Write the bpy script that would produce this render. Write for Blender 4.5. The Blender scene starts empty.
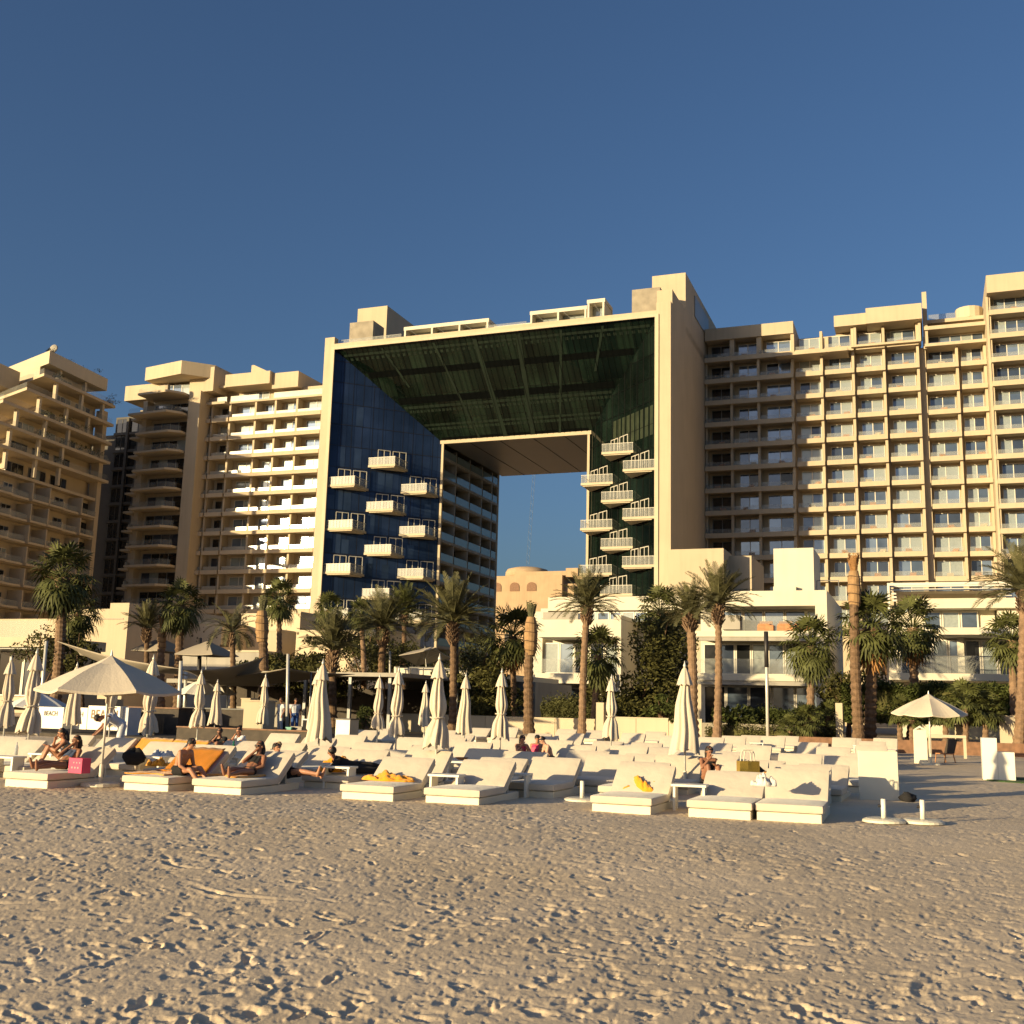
import bpy, bmesh, math, random
import numpy as np
from mathutils import Vector, Matrix
random.seed(7); RNG = np.random.default_rng(7)
C = bpy.context.scene.collection
# ---------------------------------------------------------------- measured camera
EYE = 1.65; PIT = math.radians(10.1); ROLL = math.radians(1.47); FOC = 1100.0
F = Vector((0, math.cos(PIT), math.sin(PIT))); U0 = Vector((0, -math.sin(PIT), math.cos(PIT))); R0 = Vector((1, 0, 0))
R = R0*math.cos(ROLL)+U0*math.sin(ROLL); U = U0*math.cos(ROLL)-R0*math.sin(ROLL)
# the resort is laid out on its own axes: s runs along the facades, t runs inland
ua = Vector((0.9346142, -0.3556632, 0)); va = Vector((0.3556632, 0.9346142, 0)); ROT = -math.radians(20.835)
def fw(s, t, z=0.0): return ua*s+va*t+Vector((0, 0, z))
def ray(x, y): return F*FOC+R*(x-512)+U*(512-y)
def ont(x, y, t):
    d = ray(x, y); k = t/d.dot(va); return k*d.dot(ua), EYE+k*d.z
def onz(x, y, z=0.0):
    d = ray(x, y); k = (z-EYE)/d.z; return k*d.dot(ua), k*d.dot(va)
def aty(x, y, Y):                       # point at world distance Y
    d = ray(x, y); k = Y/d.y; P = d*k; return P.dot(ua), P.dot(va), EYE+P.z
# ---------------------------------------------------------------- materials
M = {}
def nd(nt, typ, **kw):
    n = nt.nodes.new(typ)
    for k, v in kw.items():
        if k.startswith('i_'):
            n.inputs[k[2:].replace('_', ' ')].default_value = v
        else: setattr(n, k, v)
    return n
def mat(name, col, rough=.8, var=.12, scale=3.0, metal=0.0, bump=0.0, bscale=40, spec=.5, alpha=1.0, coat=0, trans=0, sheen=0, stain=0):
    m = bpy.data.materials.new(name); m.use_nodes = True; nt = m.node_tree; b = nt.nodes['Principled BSDF']
    b.inputs['Roughness'].default_value = rough; b.inputs['Metallic'].default_value = metal
    b.inputs['Specular IOR Level'].default_value = spec; b.inputs['Alpha'].default_value = alpha
    b.inputs['Coat Weight'].default_value = coat; b.inputs['Sheen Weight'].default_value = sheen
    tc = nd(nt, 'ShaderNodeTexCoord')
    n = nd(nt, 'ShaderNodeTexNoise'); n.inputs['Scale'].default_value = scale; n.inputs['Detail'].default_value = 6
    nt.links.new(tc.outputs['Object'], n.inputs['Vector'])
    r = nd(nt, 'ShaderNodeValToRGB'); r.color_ramp.elements[0].position = .3; r.color_ramp.elements[1].position = .7
    r.color_ramp.elements[0].color = tuple(c*(1-var) for c in col)+(1,); r.color_ramp.elements[1].color = tuple(min(1, c*(1+var)) for c in col)+(1,)
    nt.links.new(n.outputs['Fac'], r.inputs['Fac']); out = r.outputs['Color']
    if stain:                            # rain streaks running down the wall
        mp = nd(nt, 'ShaderNodeMapping'); mp.inputs['Scale'].default_value = (1.2, 1.2, .07); nt.links.new(tc.outputs['Object'], mp.inputs['Vector'])
        n3 = nd(nt, 'ShaderNodeTexNoise'); n3.inputs['Scale'].default_value = 1.6; n3.inputs['Detail'].default_value = 7; nt.links.new(mp.outputs[0], n3.inputs['Vector'])
        mr = nd(nt, 'ShaderNodeMapRange'); mr.inputs['From Min'].default_value = .45; mr.inputs['From Max'].default_value = .8
        mr.inputs['To Min'].default_value = 1; mr.inputs['To Max'].default_value = 1-stain; nt.links.new(n3.outputs['Fac'], mr.inputs['Value'])
        mx = nd(nt, 'ShaderNodeVectorMath', operation='SCALE'); nt.links.new(out, mx.inputs[0]); nt.links.new(mr.outputs[0], mx.inputs['Scale']); out = mx.outputs[0]
    nt.links.new(out, b.inputs['Base Color'])
    if bump:
        n2 = nd(nt, 'ShaderNodeTexNoise'); n2.inputs['Scale'].default_value = bscale; n2.inputs['Detail'].default_value = 5
        nt.links.new(tc.outputs['Object'], n2.inputs['Vector'])
        bp = nd(nt, 'ShaderNodeBump'); bp.inputs['Strength'].default_value = bump; bp.inputs['Distance'].default_value = .02
        nt.links.new(n2.outputs['Fac'], bp.inputs['Height']); nt.links.new(bp.outputs[0], b.inputs['Normal'])
    M[name] = m; return m
mat('plaster', (.50, .41, .285), .85, .05, .25, bump=.15, stain=.10)
mat('plaster_pale', (.53, .45, .32), .8, .05, .3, bump=.1, stain=.08)
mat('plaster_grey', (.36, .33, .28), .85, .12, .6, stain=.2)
mat('plaster_tan', (.44, .31, .19), .9, .08, .3, stain=.12)
mat('white_wall', (.60, .55, .44), .7, .04, .5, stain=.08)
mat('concrete', (.30, .26, .20), .9, .2, .8, bump=.3, bscale=6)
mat('soffit_metal', (.16, .145, .12), .5, .06, .15)
mat('frame_white', (.66, .62, .54), .45, .04, 1)
mat('frame_grey', (.22, .22, .21), .4, .05, 1)
mat('rail_cream', (.42, .42, .38), .3, .06, 2, alpha=.2)
mat('rail_glass', (.42, .43, .40), .10, .05, .5, spec=.6, alpha=.22)
mat('rail_frost', (.50, .46, .38), .2, .05, .5, spec=.6, alpha=.55)
mat('rail_green', (.22, .30, .31), .10, .05, .5, spec=.8, alpha=.8)
mat('pane_sky', (.20, .26, .35), .05, .15, .5, metal=.45, spec=.9)
mat('pane_blue', (.095, .13, .19), .05, .2, .4, metal=.4, spec=.9)
mat('pane_deep', (.045, .06, .095), .06, .2, .4, metal=.25, spec=.8)
mat('pane_curtain', (.30, .34, .34), .1, .12, 6, metal=.15, spec=.9)
mat('pane_dark', (.015, .016, .018), .06, .2, .4, spec=.5)
mat('wood', (.20, .10, .05), .7, .3, 4, bump=.3)
mat('dark_wood', (.055, .042, .03), .8, .3, 3, bump=.3)
mat('orange_wood', (.42, .19, .08), .7, .25, 4)
mat('white_paint', (.80, .76, .66), .45, .03, 1)
mat('lounger_base', (.68, .63, .50), .5, .04, 2, bump=.1, bscale=60)
mat('cushion', (.60, .52, .41), .9, .06, 2, bump=.55, bscale=7, sheen=.2)
mat('canvas', (.60, .515, .40), .9, .06, 2, bump=.3, bscale=25, sheen=.1)
mat('canvas_white', (.72, .69, .64), .9, .04, 1.5, bump=.25, bscale=12)
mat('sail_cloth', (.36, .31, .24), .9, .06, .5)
mat('pole_metal', (.62, .60, .54), .35, .05, 2, metal=.2)
mat('grey_metal', (.30, .29, .27), .45, .08, 2, metal=.4)
mat('black_metal', (.025, .022, .022), .5, .1, 2)
mat('black_cloth', (.014, .013, .014), .95, .2, 5, bump=.4)
mat('towel', (.80, .33, .015), .95, .10, 6, bump=.5, bscale=60, sheen=.3)
mat('towel_white', (.75, .70, .62), .95, .10, 6, bump=.5, bscale=60)
mat('denim', (.05, .07, .13), .9, .2, 6)
mat('blue_cloth', (.04, .10, .30), .9, .15, 6)
mat('white_cloth', (.62, .62, .64), .9, .06, 4)
mat('skin', (.42, .20, .115), .5, .06, 5, spec=.4)
mat('skin_tan', (.30, .14, .08), .5, .06, 5, spec=.4)
mat('skin_pale', (.58, .33, .22), .5, .06, 5, spec=.4)
mat('hair', (.015, .011, .009), .6, .3, 30)
mat('hair_blond', (.40, .26, .12), .6, .3, 30)
mat('pink', (.62, .05, .13), .6, .08, 8)
mat('pale_pink', (.75, .30, .30), .6, .08, 8)
mat('gold', (.85, .58, .12), .22, .1, 8, metal=.9)
mat('palm_green', (.078, .085, .024), .65, .45, 2.0, spec=.3)
mat('palm_grey', (.10, .095, .042), .65, .4, 2.0, spec=.3)
mat('palm_dry', (.30, .15, .05), .85, .35, 3)
mat('tree_leaf', (.078, .074, .022), .7, .5, 1.2, spec=.2)
mat('olive_leaf', (.09, .09, .032), .7, .5, 1.2, spec=.2)
mat('hedge_leaf', (.060, .072, .018), .75, .5, 1.5, spec=.2)
mat('bark', (.15, .092, .052), .95, .4, 6, bump=.6)
mat('bark_pale', (.22, .14, .085), .95, .35, 5, bump=.6)
mat('burlap', (.33, .20, .095), .95, .25, 3, bump=.5)
mat('rock', (.36, .30, .21), .95, .25, 2, bump=.5)
mat('teal', (.05, .28, .22), .5, .1, 3)
mat('letter_dark', (.06, .045, .035), .6, .1, 3)
mat('letter_brown', (.20, .12, .06), .6, .15, 3)
mat('flag_green', (.01, .22, .06), .8, .1, 3); mat('flag_red', (.6, .03, .02), .8, .1, 3)
mat('sea', (.015, .06, .08), .12, .2, .1, bump=.6, bscale=1.5)
mat('turf', (.045, .09, .02), .95, .3, 8, bump=.5)
mat('asphalt', (.28, .23, .17), .95, .15, .5)

def perforated():                         # cream wall pierced with small scattered holes
    m = bpy.data.materials.new('perforated_wall'); m.use_nodes = True; nt = m.node_tree; b = nt.nodes['Principled BSDF']
    tc = nd(nt, 'ShaderNodeTexCoord'); v = nd(nt, 'ShaderNodeTexVoronoi'); v.inputs['Scale'].default_value = 1.7
    mp = nd(nt, 'ShaderNodeMapping'); mp.inputs['Scale'].default_value = (1, .05, 1)
    nt.links.new(tc.outputs['Object'], mp.inputs['Vector']); nt.links.new(mp.outputs[0], v.inputs['Vector'])
    r = nd(nt, 'ShaderNodeValToRGB'); r.color_ramp.elements[0].position = .2; r.color_ramp.elements[1].position = .24
    r.color_ramp.elements[0].color = (.12, .09, .06, 1); r.color_ramp.elements[1].color = (.60, .49, .34, 1)
    nt.links.new(v.outputs['Distance'], r.inputs['Fac']); nt.links.new(r.outputs[0], b.inputs['Base Color']); b.inputs['Roughness'].default_value = .9
    M['perforated'] = m
perforated()

def glazing(name, c1, c2, spec, metal, mull, sx, sz, rough=.05, var=.5):
    """curtain-wall glass: panels that differ a little from one another, thin dark joints, faint floor bands"""
    m = bpy.data.materials.new(name); m.use_nodes = True; nt = m.node_tree; b = nt.nodes['Principled BSDF']
    uv = nd(nt, 'ShaderNodeUVMap'); br = nd(nt, 'ShaderNodeTexBrick'); br.offset = 0; br.squash = 1
    br.inputs['Color1'].default_value = c1+(1,); br.inputs['Color2'].default_value = c2+(1,); br.inputs['Mortar'].default_value = mull+(1,)
    br.inputs['Scale'].default_value = 1; br.inputs['Mortar Size'].default_value = .035; br.inputs['Mortar Smooth'].default_value = .3
    br.inputs['Brick Width'].default_value = sx; br.inputs['Row Height'].default_value = sz; br.inputs['Bias'].default_value = -.2
    nt.links.new(uv.outputs[0], br.inputs['Vector'])
    n = nd(nt, 'ShaderNodeTexNoise'); n.inputs['Scale'].default_value = .12; n.inputs['Detail'].default_value = 5; nt.links.new(uv.outputs[0], n.inputs['Vector'])
    mr = nd(nt, 'ShaderNodeMapRange'); mr.inputs['From Min'].default_value = .3; mr.inputs['From Max'].default_value = .7
    mr.inputs['To Min'].default_value = 1-var; mr.inputs['To Max'].default_value = 1+var; nt.links.new(n.outputs['Fac'], mr.inputs['Value'])
    mx = nd(nt, 'ShaderNodeVectorMath', operation='SCALE'); nt.links.new(br.outputs['Color'], mx.inputs[0]); nt.links.new(mr.outputs[0], mx.inputs['Scale'])
    nt.links.new(mx.outputs[0], b.inputs['Base Color'])
    b.inputs['Roughness'].default_value = rough; b.inputs['Metallic'].default_value = metal; b.inputs['Specular IOR Level'].default_value = spec
    n2 = nd(nt, 'ShaderNodeTexNoise'); n2.inputs['Scale'].default_value = .35; nt.links.new(uv.outputs[0], n2.inputs['Vector'])
    bp = nd(nt, 'ShaderNodeBump'); bp.inputs['Strength'].default_value = .06; bp.inputs['Distance'].default_value = .3
    nt.links.new(n2.outputs['Fac'], bp.inputs['Height']); nt.links.new(bp.outputs[0], b.inputs['Normal'])
    M[name] = m
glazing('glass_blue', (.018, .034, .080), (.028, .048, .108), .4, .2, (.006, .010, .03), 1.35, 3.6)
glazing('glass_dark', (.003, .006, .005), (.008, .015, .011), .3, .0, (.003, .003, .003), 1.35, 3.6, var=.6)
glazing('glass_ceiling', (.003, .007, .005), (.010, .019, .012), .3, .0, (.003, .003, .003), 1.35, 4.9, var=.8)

# ---------------------------------------------------------------- mesh builder
class MB:
    def __init__(s, o=(0, 0, 0)): s.v = []; s.f = []; s.uv = {}; s.o = o
    def add(s, vs, fs):
        k = len(s.v); s.v += [(v[0]-s.o[0], v[1]-s.o[1], v[2]-s.o[2]) for v in vs]; s.f += [tuple(i+k for i in f) for f in fs]; return k
    def box(s, x0, x1, y0, y1, z0, z1):
        if x0 > x1: x0, x1 = x1, x0
        if y0 > y1: y0, y1 = y1, y0
        if z0 > z1: z0, z1 = z1, z0
        s.add([(x0, y0, z0), (x1, y0, z0), (x1, y1, z0), (x0, y1, z0), (x0, y0, z1), (x1, y0, z1), (x1, y1, z1), (x0, y1, z1)],
              [(0, 3, 2, 1), (4, 5, 6, 7), (0, 1, 5, 4), (1, 2, 6, 5), (2, 3, 7, 6), (3, 0, 4, 7)]); return s
    def prism(s, poly, z0, z1):          # poly counter-clockwise seen from above
        n = len(poly); s.add([(p[0], p[1], z0) for p in poly]+[(p[0], p[1], z1) for p in poly],
              [tuple(range(n))[::-1], tuple(range(n, 2*n))]+[(i, (i+1) % n, n+(i+1) % n, n+i) for i in range(n)]); return s
    def quad(s, *p): s.add(p, [tuple(range(len(p)))]); return s
    def tube(s, pts, rad, n=8, cap=True):
        pts = [Vector(p) for p in pts]; rad = rad if isinstance(rad, (list, tuple)) else [rad]*len(pts)
        k0 = len(s.v); vs = []; up = None
        for i, p in enumerate(pts):
            d = (pts[min(i+1, len(pts)-1)]-pts[max(i-1, 0)]).normalized()
            if up is None:
                a = Vector((0, 0, 1)) if abs(d.z) < .9 else Vector((1, 0, 0)); a = d.cross(a).normalized()
            else: a = (up-d*up.dot(d)).normalized()
            up = a; b = d.cross(a)
            for j in range(n):
                w = 2*math.pi*j/n; vs.append(p+(a*math.cos(w)+b*math.sin(w))*rad[i])
        fs = [(i*n+j, i*n+(j+1) % n, (i+1)*n+(j+1) % n, (i+1)*n+j) for i in range(len(pts)-1) for j in range(n)]
        if cap: fs += [tuple(range(n))[::-1], tuple(range((len(pts)-1)*n, len(pts)*n))]
        s.add(vs, fs); return s
    def build(s, name, m, parent=None, smooth=False, loc=None, rotz=0, bevel=0):
        me = bpy.data.meshes.new(name); me.from_pydata([tuple(v) for v in s.v], [], s.f)
        ms = m if isinstance(m, (list, tuple)) else [m]
        for q in ms: me.materials.append(M[q] if isinstance(q, str) else q)
        if bevel:
            bm = bmesh.new(); bm.from_mesh(me)
            bmesh.ops.bevel(bm, geom=[e for e in bm.edges if e.is_manifold], offset=bevel, segments=3 if bevel > .02 else 1, affect='EDGES', clamp_overlap=True); bm.to_mesh(me); bm.free()
        if smooth: me.polygons.foreach_set('use_smooth', [True]*len(me.polygons))
        me.update(); o = bpy.data.objects.new(name, me); C.objects.link(o)
        if parent: o.parent = parent
        if loc is not None: o.location = loc; o.rotation_euler = (0, 0, rotz)
        return o
def tag(o, label=None, cat=None, group=None, kind=None):
    if label: o['label'] = label
    if cat: o['category'] = cat
    if group: o['group'] = group
    if kind: o['kind'] = kind
    return o
def thing(name, label, cat, s=0, t=0, z=0, group=None, rot=None):
    o = bpy.data.objects.new(name, None); C.objects.link(o); o.location = fw(s, t, z); o.rotation_euler = (0, 0, ROT if rot is None else rot)
    return tag(o, label, cat, group)
def copy_tree(o, parent=None):
    c = o.copy(); C.objects.link(c)
    if parent: c.parent = parent
    for ch in list(o.children): copy_tree(ch, c)
    return c
def place(o, s, t, z=0, rot=None, sc=None, label=None, group=None):
    o.location = fw(s, t, z)
    if rot is not None: o.rotation_euler = (0, 0, rot)
    if sc is not None: o.scale = sc if isinstance(sc, tuple) else (sc, sc, sc)
    if label: o['label'] = label
    if group: o['group'] = group
    return o
def strip(o):                       # a copy that starts another kind must not keep the old group
    if 'group' in o: del o['group']
# ================================================================= WORLD, SUN, CAMERA
W = bpy.data.worlds.new("World"); bpy.context.scene.world = W; W.use_nodes = True
SUN = Vector((-.800, -.588, .142)).normalized()
ELEV = math.asin(SUN.z); AZ = math.atan2(SUN.x, SUN.y)
nt = W.node_tree; bg = nt.nodes['Background']; sky = nt.nodes.new('ShaderNodeTexSky'); sky.sky_type = 'NISHITA'; sky.sun_disc = False
sky.sun_elevation = ELEV; sky.sun_rotation = AZ; sky.air_density = 1.0; sky.dust_density = 3.0; sky.ozone_density = 3.6; sky.altitude = 0
tint = nt.nodes.new('ShaderNodeVectorMath'); tint.operation = 'MULTIPLY'; tint.inputs[1].default_value = (1.0, .965, 1.02); nt.links.new(sky.outputs[0], tint.inputs[0]); nt.links.new(tint.outputs[0], bg.inputs[0]); bg.inputs[1].default_value = .088
sd = bpy.data.lights.new('sun', 'SUN'); sd.energy = 5.0; sd.angle = math.radians(.5); sd.color = (1.0, .785, .44)
so = bpy.data.objects.new('sun', sd); C.objects.link(so); so.rotation_euler = (-SUN).to_track_quat('-Z', 'Y').to_euler()
cd = bpy.data.cameras.new('camera'); cam = bpy.data.objects.new('camera', cd); C.objects.link(cam)
cd.sensor_width = 36; cd.lens = FOC/1024*36; cd.clip_start = .1; cd.clip_end = 6000
cam.matrix_world = Matrix(((R.x, U.x, -F.x, 0), (R.y, U.y, -F.y, 0), (R.z, U.z, -F.z, EYE), (0, 0, 0, 1)))
sc = bpy.context.scene; sc.camera = cam
sc.view_settings.view_transform = 'Standard'; sc.view_settings.look = 'None'; sc.view_settings.exposure = .68; sc.view_settings.gamma = 1
sc.cycles.max_bounces = 6; sc.cycles.transparent_max_bounces = 12; sc.cycles.sample_clamp_indirect = 6; sc.cycles.caustics_reflective = False

# ================================================================= SAND
def vnoise(x, y, seed):
    r = np.random.default_rng(seed); T = r.random((256, 256)).astype(np.float32)
    xi = np.floor(x).astype(int); yi = np.floor(y).astype(int); fx = x-xi; fy = y-yi
    fx = fx*fx*(3-2*fx); fy = fy*fy*(3-2*fy); a = T[xi % 256, yi % 256]; b = T[(xi+1) % 256, yi % 256]; c = T[xi % 256, (yi+1) % 256]; d = T[(xi+1) % 256, (yi+1) % 256]
    return (a*(1-fx)+b*fx)*(1-fy)+(c*(1-fx)+d*fx)*fy-.5
def sand_material():
    m = bpy.data.materials.new('sand'); m.use_nodes = True; nt = m.node_tree; b = nt.nodes['Principled BSDF']
    tc = nd(nt, 'ShaderNodeTexCoord')
    n = nd(nt, 'ShaderNodeTexNoise'); n.inputs['Scale'].default_value = .45; n.inputs['Detail'].default_value = 8
    nt.links.new(tc.outputs['Object'], n.inputs['Vector'])
    r = nd(nt, 'ShaderNodeValToRGB'); r.color_ramp.elements[0].color = (.66, .52, .35, 1); r.color_ramp.elements[1].color = (.76, .61, .43, 1)
    r.color_ramp.elements[0].position = .3; r.color_ramp.elements[1].position = .7
    nt.links.new(n.outputs['Fac'], r.inputs['Fac'])
    g = nd(nt, 'ShaderNodeTexNoise'); g.inputs['Scale'].default_value = 260; g.inputs['Detail'].default_value = 2; nt.links.new(tc.outputs['Object'], g.inputs['Vector'])
    mr = nd(nt, 'ShaderNodeMapRange'); mr.inputs['From Min'].default_value = .3; mr.inputs['From Max'].default_value = .7; mr.inputs['To Min'].default_value = .84; mr.inputs['To Max'].default_value = 1.16
    nt.links.new(g.outputs['Fac'], mr.inputs['Value'])
    mx = nd(nt, 'ShaderNodeVectorMath', operation='SCALE'); nt.links.new(r.outputs[0], mx.inputs[0]); nt.links.new(mr.outputs[0], mx.inputs['Scale'])
    # shell crumbs and pebbles
    v = nd(nt, 'ShaderNodeTexVoronoi'); v.inputs['Scale'].default_value = 16; nt.links.new(tc.outputs['Object'], v.inputs['Vector'])
    r2 = nd(nt, 'ShaderNodeValToRGB'); r2.color_ramp.elements[0].position = .07; r2.color_ramp.elements[1].position = .10
    r2.color_ramp.elements[0].color = (.62, .52, .38, 1); r2.color_ramp.elements[1].color = (0, 0, 0, 1); nt.links.new(v.outputs['Distance'], r2.inputs['Fac'])
    mm = nd(nt, 'ShaderNodeMix', data_type='RGBA', blend_type='LIGHTEN'); mm.inputs['Factor'].default_value = .5
    nt.links.new(mx.outputs[0], mm.inputs['A']); nt.links.new(r2.outputs[0], mm.inputs['B']); nt.links.new(mm.outputs['Result'], b.inputs['Base Color'])
    b.inputs['Roughness'].default_value = .95; b.inputs['Specular IOR Level'].default_value = .15
    n2 = nd(nt, 'ShaderNodeTexNoise'); n2.inputs['Scale'].default_value = 22; n2.inputs['Detail'].default_value = 9; n2.inputs['Roughness'].default_value = .65
    nt.links.new(tc.outputs['Object'], n2.inputs['Vector'])
    bp = nd(nt, 'ShaderNodeBump'); bp.inputs['Strength'].default_value = .55; bp.inputs['Distance'].default_value = .012
    nt.links.new(n2.outputs['Fac'], bp.inputs['Height']); nt.links.new(bp.outputs[0], b.inputs['Normal'])
    return m
M['sand'] = sand_material()
def sand_patch():
    nr, nc = 840, 1560
    Y = 4.2*np.exp(np.linspace(0, math.log(64/4.2), nr)); A = np.linspace(-.95, .95, nc)
    YY, AA = np.meshgrid(Y, A, indexing='ij'); XX = AA*YY
    Z = .035*vnoise(XX*.35+7, YY*.35+3, 1)+.014*vnoise(XX*.9, YY*.9, 2)
    amp = .55+.9*np.clip(vnoise(XX*.22+40, YY*.22+9, 12)+.45, 0, 1)
    flat = np.clip((YY-17)/6, 0, 1)
    amp = amp*(1-.35*flat)
    warp = 1.2*vnoise(XX*1.1+5, YY*1.1, 21)
    for k, (fq, am) in enumerate(((2.6, .020), (5.5, .013), (11, .008), (23, .0045), (47, .0022))):
        n = vnoise(XX*fq+13.7*k+warp, YY*fq+5.1*k-warp, 3+k)
        Z += (.04, .10, .18, .32, .55)[k]*am*n*amp
    n = vnoise(XX*7.5+warp, YY*7.5+3, 31)+.55*vnoise(XX*16, YY*16+warp, 32)+.4*vnoise(XX*36+4, YY*36, 33); dn = .55+.9*np.clip(vnoise(XX*.5+11, YY*.5, 34)+.5, 0, 1)
    Z -= .0080*np.clip((n-.24)/.13, 0, 1)*dn; Z += .0025*np.clip((-n-.30)/.16, 0, 1)*dn
    n = vnoise(XX*14+2*warp, YY*14+3, 35)+.5*vnoise(XX*31, YY*31, 36); Z -= .0055*np.clip((n-.26)/.1, 0, 1)*dn
    WP = .5*vnoise(XX*16, YY*16, 37)+.3*vnoise(XX*35, YY*35, 38); WQ = .5*vnoise(XX*16+9, YY*16+5, 39)+.3*vnoise(XX*35+3, YY*35, 40)
    # footprints: an oval dent, deeper at heel or toe, sand pushed up round it
    r = np.random.default_rng(5); nf = 3300
    dx = 1.9/(nc-1)
    for i in range(nf):
        y = 4.6*math.exp(r.random()*math.log(30/4.6)); a = (r.random()*2-1)*.93
        if r.random() < .35: a = -.25+.25*r.standard_normal()
        if abs(a) > .93: continue
        x = a*y; ang = r.random()*math.pi; L = r.uniform(.045, .13); Wd = r.uniform(.03, .06); dep = .005+.024*r.random()**2
        if r.random() < .35: L *= .5; Wd *= .7; dep *= .7
        i0 = np.searchsorted(Y, y-.42); i1 = np.searchsorted(Y, y+.42); j0 = int(((x-.42)/y+.95)/dx); j1 = int(((x+.42)/y+.95)/dx)+1
        j0 = max(j0-1, 0); j1 = min(j1+1, nc)
        if i1 <= i0 or j1 <= j0: continue
        X = XX[i0:i1, j0:j1]-x; V = YY[i0:i1, j0:j1]-y
        p = (X*math.cos(ang)+V*math.sin(ang))/L; q = (-X*math.sin(ang)+V*math.cos(ang))/Wd
        p = p+1.3*WP[i0:i1, j0:j1]; q = q+1.6*WQ[i0:i1, j0:j1]; d2 = p*p+q*q; d = np.sqrt(d2)
        Z[i0:i1, j0:j1] += -dep*np.exp(-d2**1.6)*(1+.3*p)+dep*.30*np.exp(-((d-1.45)/.35)**2)
    for i in range(16):                 # scuffs and drag lines
        y = 4.8*math.exp(r.random()*math.log(22/4.8)); x = (r.random()*2-1)*.6*y; ang = r.uniform(-.9, .9); L = r.uniform(.2, .7)
        i0 = np.searchsorted(Y, y-1); i1 = np.searchsorted(Y, y+1); j0 = max(int(((x-1)/y+.95)/dx), 0); j1 = min(int(((x+1)/y+.95)/dx), nc)
        if i1 <= i0 or j1 <= j0: continue
        X = XX[i0:i1, j0:j1]-x; V = YY[i0:i1, j0:j1]-y
        p = (X*math.cos(ang)+V*math.sin(ang))/L; q = (-X*math.sin(ang)+V*math.cos(ang)+.12*np.sin(p*2+i))/.045
        Z[i0:i1, j0:j1] += np.exp(-p**4)*(-.014*np.exp(-q*q)+.008*np.exp(-(np.abs(q)-1.6)**2*2))
    edge = np.minimum(np.clip((64-YY)/6, 0, 1), np.clip((.95-np.abs(AA))/.03, 0, 1)); Z = Z*edge-.028*(1-edge)-.030*np.clip(16.5-YY, 0, 20)
    co = np.stack([XX, YY, Z], -1).reshape(-1, 3).astype(np.float32)
    idx = np.arange(nr*nc).reshape(nr, nc); q = np.stack([idx[:-1, :-1], idx[:-1, 1:], idx[1:, 1:], idx[1:, :-1]], -1).reshape(-1, 4).astype(np.int32)
    me = bpy.data.meshes.new('sand'); me.vertices.add(len(co)); me.vertices.foreach_set('co', co.ravel())
    me.loops.add(q.size); me.loops.foreach_set('vertex_index', q.ravel()); me.polygons.add(len(q))
    me.polygons.foreach_set('loop_start', np.arange(0, q.size, 4, dtype=np.int32)); me.polygons.foreach_set('use_smooth', np.ones(len(q), bool))
    me.update(calc_edges=True); me.materials.append(M['sand']); o = bpy.data.objects.new('sand', me); C.objects.link(o); tag(o, kind='structure')
sand_patch()
_r = random.Random(3); _v = []; _f = []
for _i in range(700):
    _y = 4.6*math.exp(_r.random()*math.log(18/4.6)); _x = _r.uniform(-.6, .6)*_y; _z = -.03*max(0, 16.5-_y)+.004; _e = _r.uniform(.003, .011); _k = len(_v)
    for _a in range(5): _t = _a*1.257+_r.random(); _v.append((_x+_e*math.cos(_t), _y+_e*math.sin(_t), _z+_e*.4*_r.random()))
    _v.append((_x, _y, _z+_e*.9)); _f += [(_k+_a, _k+(_a+1) % 5, _k+5) for _a in range(5)]
_m = bpy.data.meshes.new('shell_fragments'); _m.from_pydata(_v, [], _f); _m.materials.append(M['white_wall']); _o = bpy.data.objects.new('shell_fragments', _m); C.objects.link(_o); tag(_o, 'scattered pale shell crumbs on the sand', 'shells', kind='stuff')
g = MB(); g.quad((-2600, 18, -.03), (2600, 18, -.03), (2600, 3600, -.03), (-2600, 3600, -.03)); g.quad((-2600, -10, -.87), (2600, -10, -.87), (2600, 18, -.03), (-2600, 18, -.03)); tag(g.build('ground', 'sand'), kind='structure')
g = MB(); g.quad((-3000, -3500, -1.0), (3000, -3500, -1.0), (3000, -12, -1.0), (-3000, -12, -1.0)); tag(g.build('sea', 'sea'), kind='structure')
g = MB(); g.quad((-2600, -10, -.87), (-2600, -20, -1.3), (2600, -20, -1.3), (2600, -10, -.87)); tag(g.build('shore', 'sand'), kind='structure')
# ================================================================= GATE BUILDING
def pane_mat(mode):
    r = random.random()
    if mode == 'lit': return 'pane_curtain' if r < .38 else 'pane_blue' if r < .72 else 'pane_sky' if r < .86 else 'pane_deep'
    if mode == 'sky': return 'pane_sky' if r < .6 else 'pane_blue' if r < .9 else 'pane_dark'
    if mode == 'white': return 'pane_curtain' if r < .6 else 'pane_sky'
    if mode == 'dim': return 'pane_dark' if r < .5 else 'pane_deep' if r < .85 else 'pane_curtain'
    return 'pane_dark'
def add_uv(o, fn):
    me = o.data; uvl = me.uv_layers.new(name='UVMap')
    for li, l in enumerate(me.loops): uvl.data[li].uv = fn(me.vertices[l.vertex_index].co)
O = (-63.5, 176, 0)
gate = thing('gate_building', 'tall square arch building with a blue glass wall and staggered balconies round its opening', 'building', *O)
def GM(): return MB(O)
ZC = 46.25; SL, SR, TI, TB = -77.0, -50.6, 168.0, 195.0; FL, FR_, TF, ZT = -91.1, -36.3, 154.25, 59.9
b = GM(); b.box(-92.9, FL, 153.9, 155.2, 0, 62.0); b.box(FR_, -34.1, 153.9, 155.2, 0, 62.0); b.box(FL, FR_, 153.9, 155.2, ZT, 60.8)
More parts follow.
